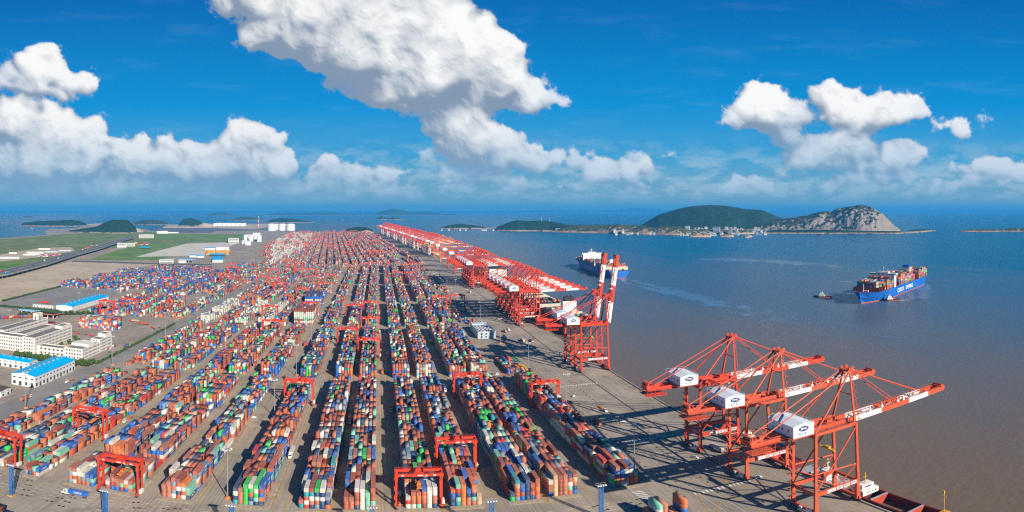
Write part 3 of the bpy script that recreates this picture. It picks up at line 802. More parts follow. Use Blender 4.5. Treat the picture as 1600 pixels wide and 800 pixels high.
TIER = ['bottom', 'second', 'third', 'fourth', 'fifth', 'sixth']
nlet = 0
labels_used = {}
for i in sorted(chosen):
    x0, y0, z0, ln, hh, cw, row, c, bay, k, nn = boxes[i]
    body, door, bars = CM[(ln, hh)]
    o = bpy.data.objects.new('shipping_container', body); COL.objects.link(o)
    o.location = (x0, y0, z0); cc = jit(PAL[cw][0], .12); o.color = cc + (1,)
    d = bpy.data.objects.new('door', door); COL.objects.link(d); d.parent = o; d.color = tuple(x * .93 for x in cc) + (1,)
    b_ = bpy.data.objects.new('locking_bars', bars); COL.objects.link(b_); b_.parent = o
    hl = ('short ' if ln < 10 else 'long ')
    half = ' near half of' if False else ''
    lab = f"{hl}{cw} container, {TIER[k]} tier, {ORD[c]} stack across, {ORD[min(bay,13)]} bay, {ORD[row]} block from left"
    if ln < 10 and (round((y0 % PYB), 2) is not None):
        pass
    labels_used.setdefault(lab, []).append((y0, o))
    tag(o, lab, 'container', 'containers at the front of the yard blocks')
    s_ = 1 if x0 < 0 else -1
    if cw in LM and ln > 10:
        for s2 in (1, -1):
            e = bpy.data.objects.new('lettering', LM[cw]); COL.objects.link(e); e.parent = o
            e.location = (CW + .03 if s2 > 0 else -.03, ln * .5, hh * .52); e.rotation_euler = (PI / 2, 0, PI / 2 if s2 > 0 else -PI / 2); nlet += 1
for lab, lst in labels_used.items():
    if len(lst) > 1:
        lst.sort(key=lambda q: q[0])
        for w_, (yy, o) in zip(('nearer', 'farther'), lst): o['label'] = lab.replace(' container,', f' {w_} container,').replace('long ', '').replace('short ', '').replace(' stack across', ' stack')
for i, b in enumerate(boxes):
    if i in chosen: continue
    x0, y0, z0, ln, hh, cw, row, c, bay, k, nn = b
    bulk_box(x0, x0 + CW, y0, y0 + ln, z0, z0 + hh - .04, jit(PAL[cw][0]))
# the block of box ends by the depot lane, the two tall blocks in the lamp lane
r_ = random.Random(5)
for (bx, by, nc, nbay, nt_, ks, ws) in ((-416, 786, 20, 2, 6, PK, [16, 10, 4, 14, 6, 22, 12, 1, 10, 2, 6, 0, 0]), (-124, 905, 10, 4, 8, ['off-white', 'brick red', 'mint green', 'dark maroon'], [5, 3, 2, 2]), (-128, 1075, 10, 4, 8, ['navy blue', 'blue', 'off-white', 'dark maroon'], [4, 6, 1, 2])):
    layer = [r_.choices(ks, ws)[0] for _ in range(nt_)]
    for b_ in range(nbay):
        for c in range(nc):
            n = nt_ - (1 if (r_.random() < .12 and nc > 15) else 0)
            if nc > 15 and b_ == 0 and c > nc - 4: n -= 1
            for k in range(n):
                cw = layer[k] if nc < 15 and r_.random() < .8 else r_.choices(ks, ws)[0]
                bulk_box(bx + c * 2.9, bx + c * 2.9 + CW, by + b_ * PYB, by + b_ * PYB + CL, .05 + k * 2.75, .05 + k * 2.75 + 2.7, jit(PAL[cw][0]))
# loose boxes at the bottom corners
for (bx, by, nc, nb_, tmax) in ((-190, 250, 7, 1, 2), (133, 276, 7, 1, 4), (-226, 258, 6, 1, 3), (85, 268, 3, 1, 1), (-115, 262, 2, 1, 1)):
    for c in range(nc):
        for k in range(r_.randint(1, tmax)):
            cw = r_.choices(PK, PW)[0] if bx > -180 else r_.choice(['bright green', 'navy blue', 'blue', 'bright green', 'rust red', 'off-white'])
            bulk_box(bx + c * PX, bx + c * PX + CW, by, by + CL, .05 + k * 2.75, .05 + k * 2.75 + 2.7, jit(PAL[cw][0]))

def bulk_object(name, bv, bc, m, label, cat, kind='stuff'):
    n = len(bv)
    V_ = np.array(bv, np.float32).reshape(-1, 3)
    F = np.array([(4, 5, 6, 7), (0, 1, 5, 4), (1, 2, 6, 5), (2, 3, 7, 6), (3, 0, 4, 7)], np.int32)
    Q = (F[None] + (np.arange(n, dtype=np.int32) * 8)[:, None, None]).reshape(-1)
    me = bpy.data.meshes.new(name)
    me.vertices.add(len(V_)); me.vertices.foreach_set('co', V_.ravel())
    me.loops.add(len(Q)); me.loops.foreach_set('vertex_index', Q)
    nf = n * 5
    me.polygons.add(nf); me.polygons.foreach_set('loop_start', np.arange(0, nf * 4, 4, dtype=np.int32))
    at = me.attributes.new('Col', 'FLOAT_COLOR', 'FACE')
    C = np.ones((n, 5, 4), np.float32); C[:, :, :3] = np.array(bc, np.float32)[:, None, :]
    at.data.foreach_set('color', C.ravel())
    me.update(calc_edges=True); me.materials.append(m)
    o = bpy.data.objects.new(name, me); COL.objects.link(o); tag(o, label, cat, kind=kind); return o
bulk_object('stacked_containers', bulk_v, bulk_c, M_boxes, 'thousands of stacked containers filling the yard to the far shore', 'containers')
print('boxes near', len(boxes), 'bulk', len(bulk_v), 'letters', nlet)
# painted names on the long sides of the rest
lv = []; lf = []; nv = 0
for i, b in enumerate(boxes):
    if i in chosen: continue
    x0, y0, z0, ln, hh, cw, row, c, bay, k, nn = b
    if cw in LM and x0 < 0 and ((row, c + 1, bay, k) not in occ) and ln > 10:
        me = LM[cw]; co = np.zeros(len(me.vertices) * 3, np.float32); me.vertices.foreach_get('co', co); co = co.reshape(-1, 3)
        w = np.stack([np.full(len(co), x0 + CW + .02) + co[:, 2], y0 + ln * .5 + co[:, 0], z0 + hh * .52 + co[:, 1]], -1)
        lv.append(w); lf += [tuple(nv + q for q in pl.vertices) for pl in me.polygons]; nv += len(co)
if lv:
    me = bpy.data.meshes.new('container_lettering'); me.from_pydata(np.concatenate(lv).tolist(), [], lf); me.materials.append(M_letter)
    lo = bpy.data.objects.new('container_lettering', me); COL.objects.link(lo)
    tag(lo, 'white shipping names on the sides of stacked containers', 'lettering', kind='stuff')
SHIFT = []     # where each crane's trolley stands
# ------------------------------------------------------------------ paints for machines
P_rtg = mat('gantry_red', (.70, .050, .018), .42, .12, .5, dirt=(.30, .10, .06), spec=.4)
P_sts = mat('faded_orange', (.60, .095, .040), .5, .14, .25, dirt=(.42, .10, .06), spec=.35)
P_stsr = mat('crane_red', (.58, .046, .016), .5, .12, .25, dirt=(.38, .06, .04), spec=.35)
P_stso = mat('crane_yellow_orange', (.72, .21, .04), .5, .12, .25)
P_white = mat('crane_white', (.74, .74, .72), .45, .06, .2, dirt=(.52, .48, .43))
P_bgrey = mat('boom_grey_white', (.52, .50, .47), .55, .1, .2)
P_house = mat('house_white', (.70, .80, .84), .4, .05, .1, dirt=(.55, .62, .66))
P_dark = mat('dark_steel', (.045, .042, .045), .55, .2, .5)
P_tyre = mat('tyre_rubber', (.02, .02, .02), .8, .2, .5)
P_glass = mat('window_glass', (.03, .045, .06), .12, .1, .5, spec=.7)
P_yellow = mat('yellow_paint', (.62, .36, .03), .6, .15, .3)
P_navy = mat('navy_letter', (.012, .02, .16), .5, .05)
P_grey = mat('grey_steel', (.36, .37, .38), .5, .12, .4)
P_bluep = mat('blue_lattice_paint', (.015, .15, .42), .5, .1)
P_orange = mat('safety_orange', (.72, .20, .04), .5, .15)

# ------------------------------------------------------------------ rubber-tyred gantry cranes
def make_rtg():
    root = empty('yard_gantry_crane')
    W = 12.0
    for sx in (-1, 1):
        for sy in (-1, 1):
            m = MB(); m.bar((sx * (W + .15), sy * 2.9, 2.7), (sx * W, sy * 3.5, 20.6), .85, .95, w2=1.0, h2=1.25)
            m.box(sx * W - .75, sx * W + .75, sy * 3.5 - .55, sy * 3.5 + .55, 19.6, 21.0)
            m.build('leg', P_rtg, root)
    for sx in (-1, 1):
        m = MB(); m.box(sx * W - .5, sx * W + .5, -5.2, 5.2, 1.55, 2.75); m.build('sill_beam', P_rtg, root)
        m = MB(); m.box(sx * W - .35, sx * W + .35, -3.4, 3.4, 16.6, 17.3); m.build('tie_beam', P_rtg, root)
        for sy in (-1, 1):
            m = MB()
            m.box(sx * W - .35, sx * W + .35, sy * 4.3 - 1.3, sy * 4.3 + 1.3, 1.0, 1.6)
            w_ = m.build('bogie', P_rtg, root)
            for k in (-1, 1):
                q = MB(); q.tube((sx * W - .35, sy * 4.3 + k * .85, .75), (sx * W + .35, sy * 4.3 + k * .85, .75), .75, n=12); q.build('wheel', P_tyre, w_)
    for sy in (-1, 1):
        m = MB(); m.box(-13.0, 13.0, sy * 3.5 - .45, sy * 3.5 + .45, 21.0, 22.6)
        for k in range(9): m.box(-12.6 + k * 3.1, -12.45 + k * 3.1, sy * 3.5 - .48, sy * 3.5 + .48, 20.96, 22.64)
        g_ = m.build('girder', P_rtg, root)
        q = MB()
        for k in range(14): q.bar((-12.6 + k * 1.94, sy * 4.35, 22.6), (-12.6 + k * 1.94, sy * 4.35, 23.6), .06)
        q.bar((-12.8, sy * 4.35, 23.6), (12.8, sy * 4.35, 23.6), .07); q.bar((-12.8, sy * 4.35, 23.1), (12.8, sy * 4.35, 23.1), .05)
        q.box(-12.8, 12.8, sy * 4.4 - .4, sy * 4.4 + .05, 22.5, 22.58)
        q.build('handrail', P_rtg, g_)
    for sx in (-1, 1):
        m = MB(); m.box(sx * 12.6 - .4, sx * 12.6 + .4, -3.05, 3.05, 21.1, 22.3); m.build('end_beam', P_rtg, root)
    for x, w in ((-9.4, 1.3), (-.6, 2.6), (3.6, .9), (7.6, 1.4)):
        m = MB(); m.box(x, x + w, -3.5 - .53, -3.5 - .47, 21.4, 22.15); m.build('sign_plate', P_white, root)
    tr = MB(); tr.box(-2.6, 2.4, -3.7, 3.7, 22.7, 23.3); tr.box(-1.8, .2, -2.3, 1.4, 23.3, 25.0); tr.tube((.6, -2, 24.0), (.6, 2, 24.0), .6, n=10); tr.box(-2.5, -2.4, -3.6, 3.6, 23.3, 24.3); tr.box(2.3, 2.4, -3.6, 3.6, 23.3, 24.3)
    to = tr.build('trolley', P_rtg, root)
    c = MB(); c.box(2.5, 4.4, -2.6, -.6, 18.4, 20.6); co_ = c.build('cab', P_white, root); c = MB(); c.box(2.45, 4.45, -2.66, -2.58, 18.7, 20.1); c.box(4.38, 4.46, -2.5, -.7, 18.7, 20.1); build_each(c, 'window', P_glass, co_)
    s = MB(); s.box(-1.2, 1.2, -6.0, 6.0, 14.1, 14.6); s.box(-1.2, 1.2, -6.05, -5.6, 13.9, 14.7); s.box(-1.2, 1.2, 5.6, 6.05, 13.9, 14.7); s.box(-.9, .9, -1.6, 1.6, 14.6, 15.5); s.build('spreader', P_orange, root)
    s = MB()
    for x in (-.8, .8):
        for y in (-1.3, 1.3): s.bar((x, y, 15.5), (x * 1.3, y, 22.7), .07)
    s.build('hoist_rope', P_dark, root)
    e = MB(); e.box(W + .55, W + 1.9, -2.3, 1.8, 1.7, 4.1); e.box(W + .6, W + 1.7, -2.0, -.9, 4.1, 4.5); e.build('engine_house', P_white, root)
    st = MB()
    z = 2.8; d = 1
    while z < 20.4:
        st.bar((-W - .95, -2.2 * d, z), (-W - .95, 2.2 * d, z + 2.9), .5, .1); st.bar((-W - 1.2, -2.2 * d, z + 1), (-W - 1.2, 2.2 * d, z + 3.9), .05); z += 2.95; d = -d
        st.box(-W - 1.3, -W - .4, 2.0 if d < 0 else -3.0, 3.0 if d < 0 else -2.0, z - .1, z)
    st.build('stair', P_rtg, root)
    return root
RTG = [  # centre across, along, words that say which one
 (22.0, 329, 'nearest one, spanning the seventh lane from the right at the bottom'),
 (48.5, 379, 'right of the nearest gantry, over the fifth block from the right'),
 (-142, 319, 'over the fifth block from the left, at its front end'),
 (-225.5, 322, 'cut by the left edge of the picture, at the front'),
 (-200.5, 397, 'on the third block from the left, behind the blue lattice post'),
 (-67.2, 522, 'over the block left of the wide lamp lane, half way back'),
 (-10, 704, 'lower of the three in line over the central block'),
 (-37.5, 767, 'over the block left of the central one'),
 (-10, 846, 'middle of the three in line over the central block'),
 (-37.5, 962, 'behind another gantry left of the central block'),
 (-10, 995, 'topmost of the three in line over the central block'),
 (79.6, 541, 'right of the centre, over the fourth block from the right'),
 (140.2, 503, 'nearest the quay, over the short block'),
 (106, 1046, 'left of the pair by the quayside substation'),
 (139.5, 1066, 'right of the pair by the quayside substation'),
 (-108, 982, 'beside the tall banded container block'),
 (-142, 1158, 'between the white boxes and the tall blue block'),
 (-108, 1250, 'over the mixed block left of the tall blue block'),
 (-142, 1382, 'small one fourth row back in the lamp lane'),
 (-108, 1421, 'over green and blue boxes at the end of the lamp lane'),
 (-166, 936, 'beside the white refrigerated boxes, farther one'),
 (-142, 813, 'beside the white refrigerated boxes, nearer one'),
 (-225, 1328, 'fifth block back on the left middle rows, right one'),
 (-258, 1361, 'fifth block back on the left middle rows, left one'),
 (-200.5, 1563, 'left of a close pair far back in the middle'),
 (-166, 1540, 'right of a close pair far back in the middle'),
 (-258, 1514, 'alone on the far middle left rows'),
 (-225, 1740, 'front one of two small ones far on the left middle'),
 (-258, 1804, 'rear one of two small ones far on the left middle'),
 (-67.2, 1636, 'at the far end of the block by the central road'),
 (-37.5, 1727, 'left of three at the far cross road'),
 (-10, 1740, 'middle of three at the far cross road'),
 (22, 1800, 'right of three at the far cross road'),
 (48, 1479, 'over the far block right of the central lane'),
 (79.6, 1468, 'over the far block, second right of the central lane'),
 (106, 1729, 'farthest right at the far cross road'),
 (79.6, 1700, 'small one left of the farthest right gantry'),
 (-428.5, 908, 'left of the pair right of the long blue roof'),
 (-404.5, 944, 'right of the pair right of the long blue roof'),
 (-452, 1271, 'behind the blue container heap on the left'),
 (-350, 1378, 'over mixed rows right of the blue heap'),
 (-433, 1520, 'far left over a blue stack'),
 (-403, 1660, 'far left, rear one of two overlapping'),
 (-374, 1565, 'far left, front one of two overlapping'),
 (-200.5, 1240, 'between the white box row and the mixed blocks'),
 (-232, 1640, 'tiny one left of the far middle pair'),
]
rtg0 = make_rtg()
def shift_parts(o, names, dx):
    for ch in o.children:
        if ch.name.split('.')[0] in names: ch.location = (ch.location.x + dx, ch.location.y, ch.location.z)
for i, (x, y, w) in enumerate(RTG):
    o = rtg0 if i == 0 else copy_tree(rtg0)
    if i: SHIFT.append((o, ('trolley', 'cab', 'spreader', 'hoist_rope'), rng.uniform(-7, 6)))
    o.location = (x, y, 0)
    tag(o, 'red yard gantry crane, ' + w, 'gantry crane', 'red gantry cranes over the container blocks')
# beyond the bend they are a few pixels each: one mesh apiece
def rtg_small():
    m = MB()
    for sx in (-1, 1):
        for sy in (-1, 1): m.box(sx * 12 - .5, sx * 12 + .5, sy * 3.4 - .5, sy * 3.4 + .5, 0, 21)
        m.box(sx * 12 - .5, sx * 12 + .5, -5, 5, 1, 2.6)
    for sy in (-1, 1): m.box(-13, 13, sy * 3.4 - .5, sy * 3.4 + .5, 21, 22.8)
    m.box(-2, 2, -3.5, 3.5, 22.8, 25)
    return m.mesh('far_gantry_crane', P_rtg)
rs_ = rtg_small(); r_ = random.Random(31)
for k in range(22):
    for j in range(4):
        if r_.random() < .3: continue
        x = 238 - 122 - 26.2 * k + 8.5; y = 2150 + j * 620 + r_.uniform(0, 560)
        if x < -420 - (y - 2150) * .1: continue
        q = rot2(x, y); o = bpy.data.objects.new('far_gantry_crane', rs_); COL.objects.link(o); o.location = (q[0], q[1], 0); o.rotation_euler = (0, 0, R(BANG))
        tag(o, 'tiny red gantry crane among the farthest container rows', 'gantry crane', 'gantry cranes beyond the far cross road')

# ------------------------------------------------------------------ quay cranes
M_zp = text_mesh('ZPMC', 1.7, ext=.02, name='emblem_letters', m=P_white, bold=.05)
M_cn = text_mesh('振华重工', 1.25, ext=.02, space=1.7, name='small_characters', m=P_dark)
M_021 = text_mesh('021', 2.0, ext=.02, name='sign_letters', m=P_navy, bold=.03)
M_007 = text_mesh('007', 2.0, ext=.02, name='sign_letters', m=P_navy, bold=.03)
M_zp2 = text_mesh('ZPMC', 1.5, ext=.02, name='sign_letters', m=P_navy, bold=.03)
def ring_mesh():
    m = MB(); n = 28
    for i in range(n):
        a, b = 2 * PI * i / n, 2 * PI * (i + 1) / n
        m.quad([(math.cos(a) * 3.2, math.sin(a) * 1.5, 0), (math.cos(b) * 3.2, math.sin(b) * 1.5, 0), (0, 0, .0)])
    return m.mesh('emblem', P_navy)
M_ring = ring_mesh()
XL, XW, XT = -15.5, 15.5, 13.4
def put_mesh(name, me, parent, loc, rot):
    o = bpy.data.objects.new(name, me); COL.objects.link(o); o.parent = parent; o.location = loc; o.rotation_euler = rot; return o
def make_sts(name, paint, legpaint=None, boompaint=None, blen=81.5, up=False, detail=True, housep=None):
    root = empty(name)
    legpaint = legpaint or paint
    YL = 9.3
    for sy in (-1, 1):
        m = MB(); m.bar((XL, sy * YL, 1.8), (XL, sy * YL, 51.5), 1.5, 1.35)
        m.bar((XL + .4, sy * YL, 2.2), (XL + .1, sy * YL, 16), 2.7, 1.3, w2=1.5, h2=1.3)
        m.build('landside_leg', [legpaint], root)
        m = MB(); m.bar((XW, sy * YL, 1.8), (XT, sy * YL, 51.5), 1.7, 1.35, w2=1.45); m.bar((XW - .5, sy * YL, 2.2), (XW - 1.1, sy * YL, 16), 2.9, 1.33, w2=1.5, h2=1.33); m.build('waterside_leg', [legpaint], root)
        m = MB(); m.box(XL, XW - .8, sy * YL - .62, sy * YL + .62, 13.0, 15.4); pb = m.build('portal_beam', paint, root)
        if sy < 0 and detail:
            for (xa, xb, me) in ((-8, -1.8, M_cn), (-1.0, 3.2, M_021), (4.2, 8.2, M_007), (9.2, 13.4, M_zp2)):
                q = MB(); q.box(xa, xb, -YL - .70, -YL - .63, 13.2, 15.2); pl = q.build('sign_plate', P_white, pb)
                put_mesh('lettering', me, pl, ((xa + xb) / 2, -YL - .73, 14.2), (PI / 2, 0, 0))
        elif sy < 0:
            q = MB(); q.box(-8, 8, -YL - .70, -YL - .63, 13.2, 15.2); q.build('sign_plate', P_white, pb)
        m = MB(); m.tube((XL, sy * YL, 27), (XW - 1.3, sy * YL, 25.5), .42, n=8); m.build('tie_tube', paint, root)
        for a_, b_, r__ in (((XL + .4, sy * YL, 16), (XT, sy * YL, 49), .55), ((XL, sy * YL, 24), (0, sy * YL, 15.4), .34), ((XW - 1.2, sy * YL, 25.5), (0, sy * YL, 15.4), .34)):
            m = MB(); m.tube(a_, b_, r__, n=7); m.build('brace', paint, root)
        m = MB(); m.box(XL, XT, sy * YL - .5, sy * YL + .5, 50.2, 51.9); m.build('upper_beam', paint, root)
    for X in (XL, XW):
        m = MB(); m.box(X - .75, X + .75, -10.8, 10.8, 1.7, 3.7); sb = m.build('sill_beam', legpaint, root)
        for sy in (-1, 1):
            q = MB()
            for k in range(4):
                yy = sy * (4.6 + k * 1.9); q.tube((X - .3, yy, .45), (X + .3, yy, .45), .45, n=10)
            q.box(X - .45, X + .45, sy * 7.5 - 3.8, sy * 7.5 + 3.8, .8, 1.7)
            q.build('bogie', P_dark, sb)
        m = MB(); m.box(X - .6 if X < 0 else XT - .6, X + .6 if X < 0 else XT + .6, -9.3, 9.3, 48.6, 50.2); m.build('cross_beam', paint, root)
        m = MB(); xx = X if X < 0 else X - .6; m.box(xx - .5, xx + .5, -8.6, 8.6, 13.2, 15.0); m.build('end_tie', paint, root)
        if detail and X > 0:
            m = MB(); m.tube((X - .4, -9.3, 4), (X - .55, 9.3, 13), .3, n=6); m.build('end_brace', paint, root)
    # girders back of the hinge
    m = MB()
    for sy in (-1, 1):
        m.box(-52, 17.5, sy * 3.6 - .62, sy * 3.6 + .62, 50.4, 52.8)
    for x in (-51.5, -38, -24, -8, 5): m.box(x - .5, x + .5, -2.95, 2.95, 50.8, 52.2)
    gd = m.build('girder', paint, root)
    q = MB()
    for sy in (-1, 1):
        q.box(-52, 17, sy * 5.05 - .55, sy * 5.05 + .55, 50.9, 51.0)
        q.bar((-52, sy * 5.6, 52.1), (17, sy * 5.6, 52.1), .07)
        for k in range(24): q.bar((-51.5 + k * 3, sy * 5.6, 51), (-51.5 + k * 3, sy * 5.6, 52.1), .06)
    if detail:      # festoon loops under the girder
        for k in range(9):
            xa = -36 + k * 5.4
            pts = [(xa + 5.4 * j / 6, 4.9, 50.6 - 3.6 * math.sin(PI * j / 6)) for j in range(7)]
            for a, b in zip(pts[:-1], pts[1:]): q.bar(a, b, .10)
    q.build('walkway', paint, gd)
    # rear service frame
    m = MB()
    for sy in (-1, 1):
        for k in range(6): m.bar((-53 + k * 2.8, sy * 6.4, 47.6), (-53 + k * 2.8, sy * 6.4, 50.9), .16)
        m.bar((-53, sy * 6.4, 47.6), (-39, sy * 6.4, 47.6), .2); m.bar((-53, sy * 6.4, 49), (-39, sy * 6.4, 49), .14)
    m.box(-53, -39, -6.6, 6.6, 47.3, 47.45); m.box(-52.5, -49, -4, 4, 52.8, 54.2); m.tube((-51, -3.2, 55), (-51, 3.2, 55), .9, n=10); m.box(-46, -44, -3, 3, 52.8, 53.8)
    for y in (-3.6, 3.6): m.bar((-52, y, 52.8), (-50.5, y, 56.8), .3); m.bar((-46, y, 52.8), (-50.5, y, 56.8), .25)
    m.build('rear_frame', paint, root)
    # machinery house
    m = MB(); m.hexa([(-31, -10.5, 53), (-17.6, -10.5, 53), (-17.6, 10.5, 53), (-31, 10.5, 53), (-31, -10.5, 59.4), (-17.6, -10.5, 59.4), (-17.6, 10.5, 59.4), (-31, 10.5, 59.4)])
    m.quad([(-31, -10.5, 59.4), (-17.6, -10.5, 59.4), (-24.3, -10.5, 60.5)]); m.quad([(-31, 10.5, 59.4), (-24.3, 10.5, 60.5), (-17.6, 10.5, 59.4)])
    hs = m.build('machinery_house', housep or P_house, root)
    q = MB(); q.hexa([(-31.2, -10.7, 59.35), (-24.3, -10.7, 60.5), (-24.3, 10.7, 60.5), (-31.2, 10.7, 59.35), (-31.2, -10.7, 59.5), (-24.3, -10.7, 60.66), (-24.3, 10.7, 60.66), (-31.2, 10.7, 59.5)])
    q.hexa([(-24.3, -10.7, 60.5), (-17.4, -10.7, 59.35), (-17.4, 10.7, 59.35), (-24.3, 10.7, 60.5), (-24.3, -10.7, 60.66), (-17.4, -10.7, 59.5), (-17.4, 10.7, 59.5), (-24.3, 10.7, 60.66)]); q.build('roof', housep or P_house, hs)
    for y in (-6.5, -1.5, 1.5): q = MB(); q.box(-31.08, -30.98, y - .6, y + .6, 55.6, 57.0); q.build('window', P_glass, hs)
    q = MB(); q.box(-31.08, -30.98, 5.6, 6.7, 53.3, 55.7); q.build('door', P_glass, hs)
    q = MB(); q.box(-32.6, -16.2, -11.6, 11.6, 52.82, 52.98); q.build('deck', paint, hs)
    if detail:
        lg = put_mesh('emblem', M_ring, hs, (-24.3, -10.56, 57.4), (PI / 2, 0, 0)); put_mesh('emblem_letters', M_zp, lg, (0, 0, .05), (0, 0, 0))
        put_mesh('small_characters', M_cn, hs, (-24.3, -10.56, 54.6), (PI / 2, 0, 0))
        q = MB()
        for y in (-10.6, 10.6):
            q.bar((-31, y, 60.7), (-17.6, y, 60.7), .06)
        for x in (-31, -17.6):
            q.bar((x, -10.6, 60.7), (x, 10.6, 60.7), .06)
            for k in range(8): q.bar((x, -10.6 + k * 3.02, 59.5), (x, -10.6 + k * 3.02, 60.7), .06)
        q.build('handrail', P_white, hs)
    # apex frame
    m = MB()
    AX_ = 16.0; AZ = 81.0
    for sy in (-1, 1):
        m.bar((XT, sy * 8.6, 51.9), (AX_ - .6, sy * 2.6, AZ), 1.25, 1.1, w2=.9, h2=.9)
    m.tube((14.6, -5.4, 67), (14.6, 5.4, 67), .35, n=6)
    m.box(AX_ - 2.6, AX_ + 2.0, -3.6, 3.6, AZ - .6, AZ + .5)
    for sy in (-1, 1): m.tube((AX_ - 1.5, sy * 3.4 - .3, AZ + 1.1), (AX_ - 1.5, sy * 3.4 + .3, AZ + 1.1), .9, n=10); m.box(AX_ + .4, AX_ + 2.4, sy * 2.6 - .3, sy * 2.6 + .3, AZ + .5, AZ + 2)
    for k in range(7):
        z = 53 + k * 4; f = (z - 52) / 29; m.box(15.2, 17, -8.6 + 6 * f - 1.5, -8.6 + 6 * f - .2, z, z + .15); m.bar((16, -9.2 + 6 * f, z), (16, -8.2 + 6 * f, z + 4), .22)
    m.build('apex_frame', paint, root)
    for sy in (-1, 1):
        m = MB(); m.tube((AX_ - 1.2, sy * 3, AZ - .4), (XL + .2, sy * 8.8, 51.9), .55, n=8); m.build('back_leg', paint, root)
        m = MB(); m.tube((AX_ - 1.6, sy * 3.2, AZ), (-49.5, sy * 3.8, 53.2), .36, n=6); m.build('backstay', paint, root)
    # trolley and cab
    if not up or True:
        tx = 2.0 if up else 9.0
        m = MB(); m.box(tx - 3.5, tx + 3.5, -2.8, 2.8, 52.2, 52.9); m.box(tx - 2, tx + 1.5, -2, 2, 52.9, 54.2); m.build('trolley', paint, root)
        m = MB(); m.box(tx + 3.6, tx + 6.4, -1.3, 1.3, 46.4, 49.2); cb = m.build('cab', P_white, root); q = MB(); q.box(tx + 6.3, tx + 6.46, -1.2, 1.2, 46.5, 48.6); q.box(tx + 3.8, tx + 6.2, -1.36, -1.28, 47.0, 48.6); build_each(q, 'window', P_glass, cb)
        m = MB(); m.box(tx - 1.2, tx + 1.2, -6.1, 6.1, 36.0, 36.6); m.box(tx - .9, tx + .9, -1.8, 1.8, 36.6, 37.6); sp_ = m.build('spreader', P_yellow, root)
        q = MB()
        for a in (-.9, .9):
            for b in (-1.5, 1.5): q.bar((tx + a, b, 37.6), (tx + a * 2.4, b, 52.2), .09)
        q.build('hoist_rope', P_dark, sp_)
    # stair tower on the far landside leg
    m = MB(); z = 4.0; d = 1
    while z < 50:
        m.bar((XL - 1.6, 8.2 - 1.4 * d + 1, z), (XL - 1.6, 8.2 + 1.4 * d + 1, z + 2.4), .55, .1)
        m.box(XL - 2.3, XL - .8, 9.2 + (1.2 if d > 0 else -2.4), 9.2 + (2.4 if d > 0 else -1.2), z + 2.35, z + 2.45)
        m.bar((XL - 2.3, 9.2 + (2.4 if d > 0 else -2.4), z + 2.4), (XL - 2.3, 9.2 + (2.4 if d > 0 else -2.4), z + 3.5), .08); z += 2.45; d = -d
    m.build('stair', legpaint, root)
    m = MB(); m.box(XL - 2.0, XL - .8, -7.5, -3.5, 1.9, 4.3); m.box(XL - 1.8, XL - .8, 0, 2.2, 1.9, 3.6); build_each(m, 'electrical_cabinet', P_white, root)
    # boom, hinged at the waterside
    hx, hz_ = 17.6, 51.5
    bp_ = boompaint or [paint, P_white if detail else P_bgrey]
    th = R(82) if up else R(0.6)
    bo = empty('boom', (hx, 0, hz_)); bo.parent = root; bo.rotation_euler = (0, -th, 0)
    cuts = (0, .27, .57, .80, 1.0) if blen > 75 else (0, .30, .55, .82, 1.0)
    for k in range(4):
        m = MB(); a, b = blen * cuts[k], blen * cuts[k + 1]
        for sy in (-1, 1): m.box(a, b, sy * 3.6 - .6, sy * 3.6 + .6, -1.7, 1.3)
        x = a + 2
        while x < b: m.box(x, x + .6, -3.0, 3.0, -.6, .4); x += 9.5
        m.build('boom_section', [bp_[1], bp_[0]][k % 2], bo)
    q = MB()
    for sy in (-1, 1):
        q.box(1, blen, sy * 2.3 - .5, sy * 2.3 + .5, 1.0, 1.1); q.bar((1, sy * 4.1, 2.3), (blen, sy * 4.1, 2.3), .07)
        for k in range(int(blen / 3)): q.bar((1 + k * 3, sy * 4.1, 1.3), (1 + k * 3, sy * 4.1, 2.3), .06)
    for fx in (.42, .72):
        for sy in (-1, 1): q.bar((blen * fx - 2, sy * 3.6, 1.3), (blen * fx, sy * 3.6, 3.8), .5); q.bar((blen * fx + 2, sy * 3.6, 1.3), (blen * fx, sy * 3.6, 3.8), .5)
    q.build('walkway', paint, bo)
    q = MB(); q.box(blen - 3, blen + .4, -4.4, 4.4, -.5, 1.8); q.tube((blen - 1, -3.4, 2), (blen - 1, 3.4, 2), .7, n=8); q.build('boom_tip', paint, bo)
    if detail:
        q = MB()
        for x in (12, 22, 36, 41): q.box(x, x + 1.6, -4.1, -3.1, 1.3, 2.8); q.bar((x + .8, -3.6, 2.8), (x + .8, -3.6, 4.6), .35)
        for x in (6, 28, 50): q.box(x, x + 7, -2.2, -1.2, .6, 1.3)
        build_each(q, 'boom_equipment', P_white, bo)
    ca, sa = math.cos(th), math.sin(th)
    for fx, rr in ((.42, .26), (.72, .34)):
        for sy in (-1, 1):
            px_, pz_ = blen * fx, 3.0
            tgt = (hx + px_ * ca - pz_ * sa, sy * 3.6, hz_ + px_ * sa + pz_ * ca)
            m = MB()
            if up:
                mid = (AX_ + 3 + (tgt[0] - AX_) * .4, sy * 3.3, AZ - 9); m.tube((AX_ + 1, sy * 2.9, AZ + .3), mid, rr * .7, n=6); m.tube(mid, tgt, rr * .7, n=6)
            else: m.tube((AX_ + 1, sy * 2.9, AZ + .3), tgt, rr, n=6)
            m.build('forestay', paint, root)
    return root
QX = 221.4
def place(o, x, y, label, group='quay cranes along the waterfront', rz=0):
    o.location = (x, y, 0); o.rotation_euler = (0, 0, rz); tag(o, label, 'quay crane', group); SHIFT.append((o, ('trolley', 'cab', 'spreader'), rng.uniform(-14, 6)))
pa = make_sts('quay_crane', P_sts)
place(pa, QX, 247.5, 'orange quay crane with lowered boom, nearest the bottom right corner')
